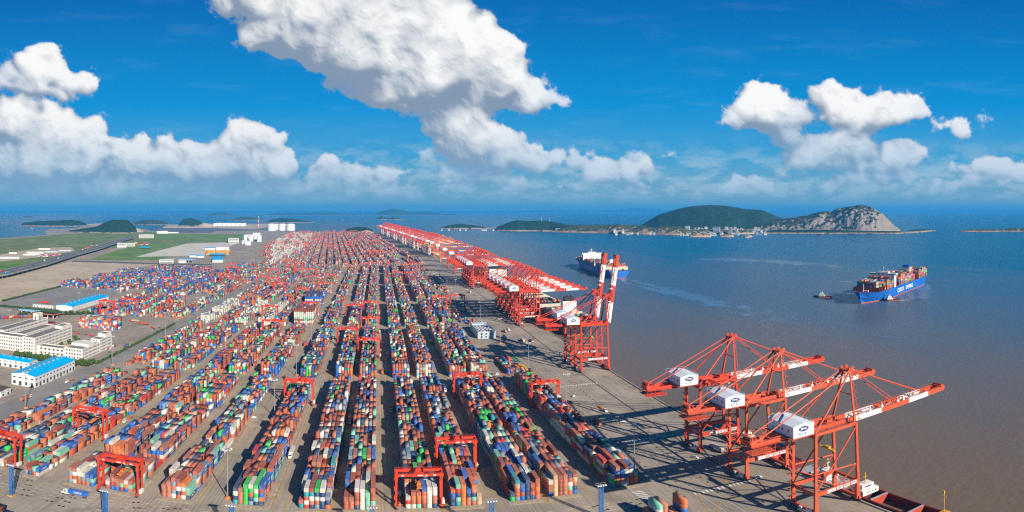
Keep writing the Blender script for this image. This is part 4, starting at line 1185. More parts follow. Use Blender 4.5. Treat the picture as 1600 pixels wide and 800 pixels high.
o = copy_tree(pa); place(o, QX, 310, 'orange quay crane with lowered boom, middle of the three nearest')
o = make_sts('quay_crane', mat('red_orange', (.66, .062, .026), .5, .14, .25, dirt=(.40, .07, .05), spec=.35)); place(o, QX, 365, 'orange quay crane with lowered boom, farthest left of the three nearest')
pb_ = make_sts('quay_crane', P_stsr, blen=72.5, up=True)
place(pb_, QX, 608, 'red quay crane with raised boom, nearer of the two with booms up')
o = copy_tree(pb_); place(o, QX, 643, 'red quay crane with raised boom, farther of the two with booms up')
pc = make_sts('quay_crane', P_stsr, blen=72.5, detail=True)
place(pc, QX, 883, 'red quay crane, nearest of the close group beside the moored ship')
for k, y in enumerate((915, 947, 979, 1012, 1045)):
    o = copy_tree(pc); place(o, QX, y, f'red quay crane, {ORD[k + 1]} in the close group beside the moored ship')
pd = make_sts('quay_crane', P_stsr, blen=72.5, detail=False)
place(pd, QX, 1318, 'red quay crane, nearest of the second close group')
for k, y in enumerate((1350, 1382, 1414, 1446, 1478)):
    o = copy_tree(pd); place(o, QX, y, f'red quay crane, {ORD[k + 1]} in the second close group')
o = copy_tree(pd); place(o, QX, 1640, 'red quay crane standing alone behind the second close group')
o = copy_tree(pd); place(o, QX, 1800, 'red quay crane standing alone before the first orange one')
pe = make_sts('quay_crane', P_stso, legpaint=P_stso, blen=72.5, detail=False)
place(pe, QX - 1, 2000, 'yellow orange quay crane, nearer one, at the bend of the quay')
o = copy_tree(pe); q = rot2(QX, 2180); place(o, q[0], q[1], 'yellow orange quay crane, farther one, past the bend', rz=R(BANG))
pf = make_sts('quay_crane', P_stsr, legpaint=P_white, boompaint=[P_stsr, P_bgrey], blen=72.5, detail=False)
y = 2270; k = 0
while y < 4480:
    if k == 0: o = pf
    else: o = copy_tree(pf if k % 4 != 2 else pd)
    q = rot2(QX, y); place(o, q[0], q[1], 'small red and white quay crane in the dense line past the bend', 'quay cranes past the bend', rz=R(BANG))
    y += 36 if (k % 8) < 6 else 105; k += 1

for o, nm, dx in SHIFT: shift_parts(o, nm, dx)
# ------------------------------------------------------------------ ships
S_blue = mat('hull_blue', (.010, .13, .50), .45, .08, .05, dirt=(.03, .12, .32))
S_red = mat('antifouling_red', (.50, .10, .045), .6, .12, .1)
S_deck = mat('deck_maroon', (.22, .03, .03), .7, .15, .2)
S_white = mat('ship_white', (.78, .77, .72), .5, .06, .2)
S_black = mat('hull_black', (.02, .022, .028), .5, .1, .2)
S_cream = mat('lashing_cream', (.55, .50, .40), .6, .1, .3)
S_hold = mat('hold_red', (.16, .022, .022), .8, .2, .2)
S_redp = mat('hatch_red', (.50, .065, .03), .6, .12, .2)
def hull(L, B, D, draft_z, paint, name='hull', bowl=.16, sternl=.06, root=None, nst=30, flare=.0):
    """lofted hull: +x is the bow; D deck height, waterline at z 0, goes to draft_z below"""
    m = MB(); sec = []
    for i in range(nst + 1):
        t_ = i / nst; x = -L / 2 + L * t_
        hb = B / 2
        if t_ > 1 - bowl * 1.6:
            q = (t_ - (1 - bowl * 1.6)) / (bowl * 1.6); wd = hb * math.sqrt(max(0, 1 - q ** 2.6)); ww = hb * max(0, 1 - q ** 1.35)
        elif t_ < sternl * 2:
            q = 1 - t_ / (sternl * 2); wd = hb * (1 - .06 * q); ww = hb * (1 - .45 * q * q)
        else: wd = ww = hb
        sheer = D + (max(0, t_ - .86) / .14) ** 1.5 * D * .14
        xo = (sheer * .32 * (max(0, t_ - .9) / .1)) if t_ > .9 else 0
        sec.append([(x, ww * .97, draft_z), (x, ww, 1.6), (x + xo * .5, (wd * .55 + ww * .45), D * .55), (x + xo, wd, sheer)])
    for a, b in zip(sec[:-1], sec[1:]):
        for sgn in (-1, 1):
            for j in range(3):
                q = [a[j], b[j], b[j + 1], a[j + 1]]; q = [(p_[0], p_[1] * sgn, p_[2]) for p_ in q]
                m.quad(q if sgn > 0 else list(reversed(q)), 1 if j == 0 else 0)
        m.quad([(a[3][0], -a[3][1], a[3][2] - 1.0), (b[3][0], -b[3][1], b[3][2] - 1.0), (b[3][0], b[3][1], b[3][2] - 1.0), (a[3][0], a[3][1], a[3][2] - 1.0)], 2)
    s0 = sec[0]
    for j in range(3): m.quad([(s0[j][0], -s0[j][1], s0[j][2]), (s0[j][0], s0[j][1], s0[j][2]), (s0[j + 1][0], s0[j + 1][1], s0[j + 1][2]), (s0[j + 1][0], -s0[j + 1][1], s0[j + 1][2])], 1 if j == 0 else 0)
    return m.build(name, [paint, S_red, S_deck], root)
M_cosco = text_mesh('COSCO', 11.5, ext=.05, space=1.02, name='lettering', m=S_white, bold=.25)
M_shipping = text_mesh('SHIPPING', 11.5, ext=.05, space=1.02, name='lettering', m=S_white, bold=.25)
def container_ship(stern, bow, B, label, fullness, wv, seed, tiers=(5, 8), gapset=(), texts=True, hullp=None, bridge_at=.66, funnel_at=.24, clabel=''):
    sx, sy = stern; bx, by = bow
    L = math.hypot(bx - sx, by - sy); an = math.atan2(by - sy, bx - sx); cx, cy = (sx + bx) / 2, (sy + by) / 2
    root = empty('container_ship', (cx, cy, SEA), an); tag(root, label, 'container ship', 'container ships')
    D = 20.0
    hull(L, B, D, -3, hullp or S_blue, root=root)
    xb = -L / 2 + L * bridge_at; xf = -L / 2 + L * funnel_at
    m = MB(); m.box(xb - 6, xb + 6, -B / 2 + 2.5, B / 2 - 2.5, D - 1, D + 24); m.box(xb - 5, xb + 5, -B / 2 - .5, B / 2 + .5, D + 24, D + 27); m.box(xb - 5, xb + 3, -12, 12, D + 27, D + 30)
    m.bar((xb, 0, D + 30), (xb, 0, D + 40), 1.2); m.bar((xb, -5, D + 36), (xb, 5, D + 36), .6); m.bar((xb - 3, 8, D + 30), (xb - 3, 8, D + 34), .8)
    br = m.build('bridge', S_white, root)
    q = MB(); q.box(xb + 5.0, xb + 5.2, -B / 2, B / 2, D + 24.8, D + 26.2)
    for z in range(5): q.box(xb + 6.0, xb + 6.15, -B / 2 + 4, B / 2 - 4, D + 3 + z * 4, D + 4.2 + z * 4)
    build_each(q, 'window', P_glass, br)
    m = MB(); m.box(xf - 6, xf + 6, -10, 10, D - 1, D + 25); m.build('engine_casing', S_white, root)
    m = MB(); m.box(xf - 5, xf + 4, -7, 7, D + 25, D + 31); m.tube((xf, -3, D + 31), (xf, -3, D + 33.5), .9); m.tube((xf, 3, D + 31), (xf, 3, D + 33.5), .9); m.build('funnel', hullp or S_blue, root)
    m = MB(); m.bar((L / 2 - 12, 0, D + 1), (L / 2 - 12, 0, D + 16), 1.0); m.box(L / 2 - 24, L / 2 - 20, -6, 6, D + 1, D + 3); m.build('foremast', S_white, root)
    if texts:
        # port side reads from the bow aft, starboard from aft to the bow
        for me, off in ((M_cosco, -30), (M_shipping, 29)):
            o = put_mesh('lettering', me, root, (-off, B / 2 + .12, 10.5), (PI / 2, 0, PI))
            o = put_mesh('lettering', me, root, (off, -B / 2 - .12, 10.5), (PI / 2, 0, 0))
    bv, bc = [], []
    r_ = random.Random(seed); x = -L / 2 + 6; ca, sa = math.cos(an), math.sin(an); bay = 0
    ncol = int((B - 2) / 2.5)
    while x < L / 2 - 38:
        if not (xb - 8 - 13 < x < xb + 7) and not (xf - 8 - 13 < x < xf + 8):
            taper = max(0, (x - (L / 2 - 80)) / 60); nc = int(ncol * (1 - .35 * taper))
            h0 = r_.uniform(*tiers); h0 = 0 if bay in gapset else h0
            for c in range(nc):
                n = int(round(h0 + r_.uniform(-.9, .7)))
                yy = (c - nc / 2) * 2.5
                for k in range(max(0, n)):
                    if not (k == n - 1 or c in (0, nc - 1) or k > n - 3 or True): continue
                    cc = jit(PAL[r_.choices(PK, wv)[0]][0]); z = SEA + D + .3 + k * 2.7
                    p = [(x, yy, z), (x + 12.2, yy, z), (x + 12.2, yy + 2.42, z), (x, yy + 2.42, z)]
                    p = [(cx + a * ca - b * sa, cy + a * sa + b * ca, zz) for a, b, zz in p]
                    bv.append(p + [(a, b, zz + 2.65) for a, b, zz in p]); bc.append(cc)
        # lashing bridges between the bays
        q = MB(); q.box(x + 12.6, x + 13.4, -B / 2 + 1.2, B / 2 - 1.2, D, D + 8.5); q.build('lashing_bridge', S_cream if not texts or funnel_at < .2 else S_redp, root)
        x += 14.0; bay += 1
    if bv: bulk_object('deck_containers', bv, bc, M_boxes, clabel, 'containers')
    return root
PWS = [16, 18, 12, 12, 12, 5, 3, 7, 12, 3, 3, 1, 1]
container_ship((1136, 942), (808, 806), 56, 'loaded blue container ship sailing with its bow towards the quay, right', 1, PWS, 3, tiers=(5.5, 8.2), clabel='containers stacked high on the blue ship at right')
container_ship((602, 1449), (640, 1852), 60, 'blue container ship sailing away beyond the raised booms, stern and wake showing', 1, PWS, 4, tiers=(2.2, 5.6), gapset=(0, 1, 9), bridge_at=.70, funnel_at=.15, clabel='containers on the blue ship seen from its stern')
container_ship((269, 805), (269, 1135), 44, 'dark container ship moored behind the first close group of cranes', 1, PWS, 5, tiers=(0, 4), texts=False, hullp=S_black, bridge_at=.78, funnel_at=.10, clabel='containers on the ship moored behind the first crane group')
container_ship((271, 1290), (271, 1570), 44, 'dark container ship moored behind the second close group of cranes', 1, PWS, 6, tiers=(2, 5), texts=False, hullp=S_black, bridge_at=.30, funnel_at=.12, clabel='containers on the ship moored behind the second crane group')
q1, q2 = rot2(270, 2500), rot2(270, 2830); container_ship(q1, q2, 44, 'dark container ship moored at the quay past the bend', 1, PWS, 7, tiers=(3, 6), texts=False, hullp=S_black, bridge_at=.3, funnel_at=.12, clabel='containers on the moored ship past the bend')
def tug(x, y, an, label):
    root = empty('tugboat', (x, y, SEA), an); tag(root, label, 'tugboat', 'tugboats by the arriving ship')
    L, B = 36, 12
    h_ = hull(L, B, 2.8, -1.5, S_black, root=root, nst=18, bowl=.25)
    m = MB(); m.box(-5, 7, -4, 4, 2.4, 5.6); m.box(-2, 5.5, -3.2, 3.2, 5.6, 8.4); m.hexa([(-.5, -2.6, 8.4), (4.5, -2.6, 8.4), (4.5, 2.6, 8.4), (-.5, 2.6, 8.4), (0, -2.2, 11), (4, -2.2, 11), (4, 2.2, 11), (0, 2.2, 11)]); wh = m.build('wheelhouse', S_white, root)
    q = MB(); q.box(4.45, 4.62, -2.2, 2.2, 9, 10.4); q.box(.2, 4.2, -2.55, -2.45, 9, 10.2); q.box(.2, 4.2, 2.45, 2.55, 9, 10.2); build_each(q, 'window', P_glass, wh)
    q = MB(); q.bar((1, 0, 11), (1, 0, 19), .5); q.bar((1, -1.5, 15), (1, 1.5, 15), .3); q.build('mast', S_redp, root)
    for s_ in (-1, 1):
        q = MB(); q.tube((-4, s_ * 2.4, 5.6), (-4, s_ * 2.4, 9.4), .8); q.build('funnel', S_blue, root)
    q = MB(); q.tube((-9, -1.6, 3.2), (-9, 1.6, 3.2), 1.1); q.build('winch', P_orange, root)
q = gp(1285, 464.5, SEA); tug(q[0], q[1], R(130), 'white tugboat apart in open water left of the arriving ship')
q = gp(1391, 469.5, SEA); tug(q[0], q[1], R(150), 'dark tugboat pushing alongside the hull of the arriving ship')
def barge(x, y0, y1, B, label, wh_at, paint, hold=True, mast=False):
    L = y1 - y0
    root = empty('barge', (x, (y0 + y1) / 2, SEA), PI / 2); tag(root, label, 'barge', 'barges moored along the near quay')
    m = MB(); h = 5.2
    m.box(-L / 2, L / 2, -B / 2, -B / 2 + .9, -1.5, h); m.box(-L / 2, L / 2, B / 2 - .9, B / 2, -1.5, h); m.box(-L / 2, -L / 2 + 7, -B / 2 + .9, B / 2 - .9, -1.5, h - .4); m.box(L / 2 - 9, L / 2, -B / 2 + .9, B / 2 - .9, -1.5, h - .4)
    m.box(-L / 2 + 7, L / 2 - 9, -B / 2 + .9, B / 2 - .9, -1.2, -.9)
    m.build('hull', paint, root)
    if hold:
        k = 0; xx = -L / 2 + 20
        while xx < L / 2 - 14:
            q = MB(); q.box(xx, xx + 1.2, -B / 2 + .9, B / 2 - .9, -1, h + .15); q.box(xx - .05, xx + 1.25, -B / 2 + .9, B / 2 - .9, h + .15, h + .35, 1); q.build('bulkhead', [S_redp, P_grey], root); xx += 26
    xw = wh_at
    m = MB(); m.box(xw - 4.5, xw + 4.5, -B / 2 + 1.5, B / 2 - 1.5, h - .4, h + 3); m.box(xw - 2.4, xw + 2.8, -B / 2 + 3.2, B / 2 - 3.2, h + 3, h + 5.6); w_ = m.build('deckhouse', S_white, root)
    q = MB()
    for k in range(4): q.box(xw - 3.6 + k * 2, xw - 2.7 + k * 2, B / 2 - 1.5, B / 2 - 1.42, h + .8, h + 1.9)
    for k in range(4): q.box(xw - 4.58, xw - 4.5, -4 + k * 2.2, -3.2 + k * 2.2, h + .8, h + 1.9)
    q.box(xw - 2.5, xw - 2.4, -2.5, 2.5, h + 3.8, h + 4.8); build_each(q, 'window', P_glass, w_)
    q = MB(); q.bar((xw, 0, h + 5.6), (xw, 0, h + 13), .4); q.bar((xw, -1.6, h + 10), (xw, 1.6, h + 10), .3); q.build('mast', P_yellow if mast else S_white, root)
    return root
barge(247.5, 160, 251, 15.5, 'open red hold barge moored at the bottom right corner', 38, S_hold, mast=True)
barge(246.5, 262, 296, 13, 'small white deckhouse barge seen between the two nearest cranes', -5, P_grey, hold=False)
barge(246.5, 305, 372, 13, 'barge with white deckhouse behind the middle near crane', 22, S_hold, hold=True)
m = MB(); m.bar((0, 0, 0), (0, 0, 14), .35); m.bar((0, -1.6, 11), (0, 1.6, 11), .3); m.bar((0, 0, 12.5), (0, 0, 14.5), .8); m.box(-2, 2, -2.5, 1.5, -2, 1.2)
bx_ = gp(1473, 800, 6); mo = m.build('signal_mast', P_yellow, None, (246.5, 187, 5.5)); tag(mo, 'yellow signal mast standing on the open red barge', 'mast')
# small craft far out
r_ = random.Random(3)
for i, (px, py, lab) in enumerate(((18, 357.5, 'small pale boat nearest the left shore'), (4, 348.5, 'white boat at the left edge below the horizon'), (50, 357, 'tiny white boat in the left bay'), (536, 344, 'white boat left of the twin islet'), (556, 349.8, 'white freighter straight ahead offshore'), (681, 341, 'long pale freighter right of the twin islet'), (891, 338.5, 'white ship beyond the wooded headland'), (1283, 367.3, 'dark barge below the rocky hill'), (1507, 337, 'tiny white boat on the right horizon'), (1168, 371.5, 'small launch near the smallest skerry'))):
    x, y = gp(px, py, SEA); L = 34 if py < 345 else 24
    if i == 0: L = 16
    if 'barge' in lab: L = 60
    root = empty('boat', (x, y, SEA), R(20 * i)); tag(root, lab, 'boat', 'small vessels far out')
    hull(L, L * .22, L * .10, -1, S_black if 'dark' in lab else S_white, root=root, nst=10)
    m = MB(); m.box(-L * .3, -L * .08, -L * .07, L * .07, L * .09, L * .24); m.build('wheelhouse', S_white, root)

# wakes: broken foam lying on the water
def foam_mat(name, col, lo, hi, amt, sx, sy, rough=.5):
    m = bpy.data.materials.new(name); m.use_nodes = True; t = NT(m.node_tree); b = m.node_tree.nodes['Principled BSDF']
    at = t.n('ShaderNodeAttribute', attribute_name='Col'); tc = t.n('ShaderNodeTexCoord')
    n = t.noise(t.vm('MULTIPLY', tc.outputs['Object'], (sx, sy, 1)), 1.0, 6, .65, .5)
    sep = t.n('ShaderNodeSeparateColor'); t.put(sep.inputs[0], at.outputs['Color'])
    a = t.mr(t.m('ADD', n, t.m('MULTIPLY', t.m('SUBTRACT', sep.outputs[0], 1.0), .45)), lo, hi, 0, amt)
    b.inputs['Base Color'].default_value = col + (1,); b.inputs['Roughness'].default_value = rough
    t.put(b.inputs['Alpha'], a); return m
def wake(name, path, w0, w1, m, label):
    """strip along path, widening; vertex value falls to 0 at its edges"""
    v = []; f = []; c = []; n = len(path); K = 7
    for i, (x, y) in enumerate(path):
        a = path[max(0, i - 1)]; b = path[min(n - 1, i + 1)]; d = Vector((b[0] - a[0], b[1] - a[1])).normalized(); nx_, ny_ = -d.y, d.x
        w = w0 + (w1 - w0) * i / (n - 1)
        for j in range(K):
            s_ = j / (K - 1) * 2 - 1; v.append((x + nx_ * s_ * w / 2, y + ny_ * s_ * w / 2, SEA + .12)); c.append((1 - s_ * s_) * (1 - (i / (n - 1)) ** 3) * (1 if i > 0 else .8))
    for i in range(n - 1):
        for j in range(K - 1): a = i * K + j; f.append((a, a + 1, a + K + 1, a + K))
    me = bpy.data.meshes.new(name); me.from_pydata(v, [], f); me.materials.append(m)
    at = me.attributes.new('Col', 'FLOAT_COLOR', 'POINT'); at.data.foreach_set('color', [q for z in c for q in (z, z, z, 1)])
    o = bpy.data.objects.new(name, me); COL.objects.link(o); tag(o, label, 'wake', kind='stuff')
def curve_pts(p, n=24):
    p = [gp(x, y, SEA) for x, y in p]; out_ = []
    for i in range(n):
        t_ = i / (n - 1) * (len(p) - 1); k = min(int(t_), len(p) - 2); q = t_ - k
        out_.append((p[k][0] * (1 - q) + p[k + 1][0] * q, p[k][1] * (1 - q) + p[k + 1][1] * q))
    return out_
F1 = foam_mat('wake_foam', (.78, .76, .72), .30, .52, .95, .12, .12)
F2 = foam_mat('smooth_wake', (.13, .23, .36), .15, .46, .75, .02, .02, .25)
wake('wake', curve_pts([(978, 438), (1000, 444), (1050, 456), (1120, 474), (1200, 496), (1290, 530)]), 70, 130, F2, 'smooth pale blue wake trailing from the departing ship')
wake('wake', curve_pts([(973, 437), (984, 440), (1005, 446), (1030, 453)]), 26, 16, F1, 'white foam at the stern of the departing ship')
wake('wake', curve_pts([(1404, 469.5), (1415, 469), (1428, 468), (1440, 467)]), 14, 40, F1, 'white foam behind the dark tugboat')
wake('wake', curve_pts([(1312, 440), (1325, 440.5), (1338, 441.5)]), 8, 20, F1, 'white foam line behind the loaded ship')
wake('wake', curve_pts([(1440, 445), (1448, 456), (1440, 466), (1400, 475)]), 50, 80, F2, 'disturbed water beside the loaded ship')
wake('wake', curve_pts([(1100, 404), (1200, 408), (1280, 414), (1350, 424)]), 260, 90, F2, 'long pale slick on the water left of the loaded ship')

# ------------------------------------------------------------------ lamps
def make_lamp(h=33.0):
    root = empty('lamp_mast')
    m = MB(); m.tube((0, 0, 0), (0, 0, h), .40, .20, n=10); m.build('pole', mat('mast_steel', (.26, .27, .28), .5, .1), root)
    m = MB(); m.tube((0, 0, h), (0, 0, h + .3), 1.5, n=12)
    for k in range(8):
        a = k * PI / 4; m.bar((0, 0, h + .15), (math.cos(a) * 2.4, math.sin(a) * 2.4, h + .15), .14)
    m.build('crown', P_grey, root)
    for k in range(8):
        a = k * PI / 4; q = MB(); q.box(math.cos(a) * 2.4 - .4, math.cos(a) * 2.4 + .4, math.sin(a) * 2.4 - .4, math.sin(a) * 2.4 + .4, h - .35, h + .1); q.build('floodlight', P_white, root)
    m = MB(); m.tube((0, 0, 0), (0, 0, 1.2), 1.4, 1.2, n=8); m.build('base', P_orange, root)
    m = MB(); m.box(1.5, 2.6, -.6, .6, 0, 1.6); m.build('control_box', P_orange, root)
    return root
lamp0 = make_lamp(); first = True
def ordw(k): return ORD[k] if k < len(ORD) else 'last'
for (lx, ys, where) in ((-82, [329, 484, 617, 760, 905, 1050, 1200, 1350, 1500], 'in the lamp lane left of the centre'), (154, [347, 485, 614, 762, 909, 1060, 1210, 1360, 1520, 1700], 'along the quay road'), (-279, [432, 605, 775, 925, 1090, 1260], 'along the road left of the yard'), (-478, [700, 905, 1120], 'by the offices and depot')):
    for k, y in enumerate(ys):
        o = lamp0 if first else copy_tree(lamp0); first = False
        o.location = (lx, y, 0); tag(o, f'tall grey lamp mast {where}, {ordw(k)} from the camera', 'lamp mast', 'tall lamp masts')
def make_lattice(h=20.5):
    root = empty('lattice_tower')
    m = MB(); w = .9
    for sx in (-1, 1):
        for sy in (-1, 1): m.bar((sx * w, sy * w, 0), (sx * w, sy * w, h), .26)
    z = 0; d = 1
    while z < h - 1:
        for s_ in (-1, 1):
            m.bar((-w * d, s_ * w, z), (w * d, s_ * w, z + 1.7), .16); m.bar((s_ * w, -w * d, z), (s_ * w, w * d, z + 1.7), .16)
            m.bar((-w, s_ * w, z), (w, s_ * w, z), .13); m.bar((s_ * w, -w, z), (s_ * w, w, z), .13)
        z += 1.7; d = -d
    m.build('lattice', P_bluep, root)
    m = MB(); m.box(-2.6, 2.6, -1.3, 1.3, h, h + .15); m.bar((-2.6, -1.3, h + 1.1), (2.6, -1.3, h + 1.1), .08); m.bar((-2.6, 1.3, h + 1.1), (2.6, 1.3, h + 1.1), .08)
    for x in (-2.6, 0, 2.6):
        m.bar((x, -1.3, h), (x, -1.3, h + 1.1), .08); m.bar((x, 1.3, h), (x, 1.3, h + 1.1), .08)
    m.build('platform', P_grey, root)
    for x in (-2, -.7, .7, 2): q = MB(); q.box(x - .35, x + .35, -1.7, -1.3, h + .3, h + .9); q.build('camera_box', P_white, root)
    m = MB(); m.box(-1.8, 1.8, -1.8, 1.8, 0, .35); m.build('base', P_yellow, root)
    return root
lt0 = make_lattice()
for k, (x, y, w_) in enumerate(((-192.6, 284, 'at the left edge of the bottom cross road'), (-132, 278, 'beside the blue container truck'), (-68.5, 282, 'in front of the block left of the lamp lane'), (-2.5, 288, 'in front of the central block'), (54.5, 290, 'between the nearest gantry block and the next'), (112, 294, 'alone in the clear road near the bottom right'))):
    o = lt0 if k == 0 else copy_tree(lt0); o.location = (x, y, 0); tag(o, 'blue lattice tower ' + w_, 'lattice tower', 'blue lattice towers along the cross road')

# ------------------------------------------------------------------ paint, kerbs, rails on the concrete
mk = MB(); yl = MB(); dk = MB(); kb = MB()
Z1, Z2 = .09, .10
def strip(m, x0, x1, y0, y1, z=Z1): m.quad([(x0, y0, z), (x1, y0, z), (x1, y1, z), (x0, y1, z)])
def line(m, a, b, w, z=Z1):
    d = Vector((b[0] - a[0], b[1] - a[1])).normalized() * (w / 2); n = (-d.y, d.x)
    m.quad([(a[0] - n[0], a[1] - n[1], z), (b[0] - n[0], b[1] - n[1], z), (b[0] + n[0], b[1] + n[1], z), (a[0] + n[0], a[1] + n[1], z)])
for ri, (x0, side) in enumerate(ROWS):
    for bi, (y0, y1) in enumerate(YB[:4]):
        if ri == 13 and bi > 1: continue
        ya = y0 - 10 if bi else 300
        for xx in ((x0 - 2.6, x0 + 21.4) if side > 0 else (x0 - 6.3, x0 + 19.6)):
            strip(yl, xx - .85, xx - .6, y0 - 8, y1 + 6); strip(yl, xx + .6, xx + .85, y0 - 8, y1 + 6)
        xl_ = x0 + 18.4 if side > 0 else x0 - 3.4
        y = y0 - 6
        while y < y1 and bi < 3: strip(mk, xl_ + 1.9 - .08, xl_ + 1.9 + .08, y, y + 3.2); y += 8
        if bi == 0:
            # kerbed island at the block front
            f0 = [352, 318, 316, 318, 319, 321, 323, 323.5, 324, 325, 326, 327, 328, 329][ri]
            kb.box(x0 - 1.2, x0 + 18.2, f0 - 5.0, f0 - .6, 0, .22)
            for k in range(9):
                if k % 4 != 3: yl.quad([(x0 + 1 + k * 1.8, f0 - 4.2, .24), (x0 + 2.2 + k * 1.8, f0 - 4.2, .24), (x0 + 2.2 + k * 1.8, f0 - 3.2, .24), (x0 + 1 + k * 1.8, f0 - 3.2, .24)])
# cross roads
for y0_, nl in ((300, 1), (600, 1), (876, 1)):
    x = -270
    while x < 125:
        for k in ((-9, -4.6, 0, 4.6, 9) if y0_ == 300 else (-3, 3)):
            strip(mk, x, x + 4.2, y0_ + k - .14, y0_ + k + .14)
        x += 10.5
    strip(yl, -270, 125, y0_ - .35 + (6.8 if y0_ == 300 else 0), y0_ - .1 + (6.8 if y0_ == 300 else 0), Z2)
def oval(m, x, y, a=.95, b=.75, z=.11):
    m.quad([(x + a * math.cos(2 * PI * i / 12), y + b * math.sin(2 * PI * i / 12), z) for i in range(12)])
for i, xb_ in enumerate((-188, -172, -120, -108, -96, -52, 4, 62, 122, 129)):
    for k in range(4 if i not in (3, 5) else 2):
        for dx in (0, 2.6): oval(dk, xb_ + dx + k * 3.0 * (1 if i % 2 else -1), 288 + k * 6.5 + dx * .3)
        if i in (1, 2, 4, 8):
            for dx in (0, 2.6): oval(dk, xb_ + 9 + dx, 286 + k * 6.5)
# quay
for xx in (206.0, 236.7):
    strip(dk, xx - .55, xx + .55, -60, 2110, .07)
    for d_ in (-1, 1): pass
for xx in (160.5, 172.5, 181): strip(mk, xx - .12, xx + .12, 200, 1900)
y = 220
while y < 1500:
    strip(mk, 166.4, 166.6, y, y + 4); strip(mk, 176.6, 176.8, y, y + 4); y += 11
y = 300
while y < 1000:
    oval(dk, 163.4, y, .7, .9); oval(dk, 185.5, y + 3, .7, .9); y += 8.5
for yb_ in (398, 300, 556):
    for k in range(15): strip(mk, 170 + k * 2.6, 171.2 + k * 2.6, yb_ - 1.6, yb_ + 1.6, Z2)
for k in range(11): strip(mk, 128.5 + k * .0 + k * 1.3, 129.3 + k * 1.3, 300 + 0, 312, Z2) if False else None
for k in range(10): line(mk, (139.5 + k * .35, 318 - k * 2.6), (146 + k * .35, 317 - k * 2.6), .9, Z2)
for (ax_, ay_, bx2, by2) in ((168, 318, 184, 338), (184, 318, 168, 338), (168, 318, 184, 318), (168, 338, 184, 338), (160, 285, 178, 262), (178, 285, 160, 262), (160, 310, 200, 270), (190, 318, 200, 292), (190, 292, 200, 318), (176, 470, 190, 490), (190, 470, 176, 490), (168, 560, 190, 548), (150, 255, 158, 300), (158, 255, 172, 300)):
    line(yl, (ax_, ay_), (bx2, by2), .3, Z2)
# yellow hatching under the bollard line and edge wearing strip
strip(yl, 233.2, 233.5, -60, 2110, Z2)
PM_w = mat('road_paint_white', (.78, .77, .74), .7, .2, .5); PM_y = mat('road_paint_yellow', (.66, .40, .05), .7, .25, .5)
PM_d = mat('dark_patch', (.045, .04, .042), .8, .2, .3); PM_k = mat('kerb_concrete', (.36, .32, .26), .85, .2, .5, dirt=(.2, .17, .14))
for nm, m_, mm, lb in (('white_markings', mk, PM_w, 'white lane dashes and crossings on the yard concrete'), ('yellow_markings', yl, PM_y, 'yellow runway lines and hatching on the yard concrete'), ('dark_markings', dk, PM_d, 'dark drain covers, tyre tracks and crane rails'), ('kerb', kb, PM_k, 'low concrete kerbs at the fronts of the blocks')):
    o = m_.build(nm, mm); tag(o, lb, 'markings', kind='structure')
# quay edge: coping, fenders, bollards
m = MB(); m.box(237.2, 238.35, -60, 2119, .02, .32); o = m.build('quay_coping', PM_k); tag(o, 'concrete coping along the quay edge', 'coping', kind='structure')
r_ = random.Random(8)
fm = MB(); fm.box(0, 1.2, -.9, .9, -3.4, -.2); fender = fm.mesh('fender', P_tyre)
bm2 = MB(); bm2.tube((0, 0, 0), (0, 0, .55), .28, .22, n=8); bm2.tube((0, 0, .5), (0, 0, .75), .42, .4, n=8); boll = bm2.mesh('bollard', P_dark)
y = 232
while y < 760:
    o = bpy.data.objects.new('fender', fender); COL.objects.link(o); o.location = (238.35, y, 0); tag(o, 'black rubber fender on the quay wall facing the water', 'fender', 'fenders on the quay wall')
    o = bpy.data.objects.new('bollard', boll); COL.objects.link(o); o.location = (235.6, y + 3, 0); tag(o, 'dark mooring bollard beside the waterside crane rail', 'bollard', 'bollards along the quay')
    y += 14

# ------------------------------------------------------------------ trucks and yard vehicles
def make_truck(load=None, cabp=None, chp=None):
    root = empty('container_truck')
    m = MB(); m.box(-1.2, 1.2, -1.6, 1.0, .9, 3.2); m.box(-1.1, 1.1, 1.0, 2.2, .8, 1.5); m.box(-1.2, 1.2, -2.8, -1.6, .8, 1.3)
    cab_ = m.build('cab', cabp or P_white, root)
    q = MB(); q.box(-1.05, 1.05, 1.0, 1.05, 2.0, 3.0); q.box(-1.23, -1.19, -.9, .7, 2.0, 2.9); q.box(1.19, 1.23, -.9, .7, 2.0, 2.9); build_each(q, 'window', P_glass, cab_)
    m = MB(); m.box(-.5, .5, -14.5, -1.4, 1.05, 1.4); 
    for y in (-14.4, -11, -7.5, -3.5): m.box(-1.2, 1.2, y, y + .35, 1.15, 1.45)
    m.build('trailer', chp or P_orange, root)
    for y in (1.2, -2.2, -11.6, -13.0):
        for s_ in (-1, 1): q = MB(); q.tube((s_ * 1.2, y, .52), (s_ * .75, y, .52), .52, n=10); q.build('wheel', P_tyre, root)
    return root
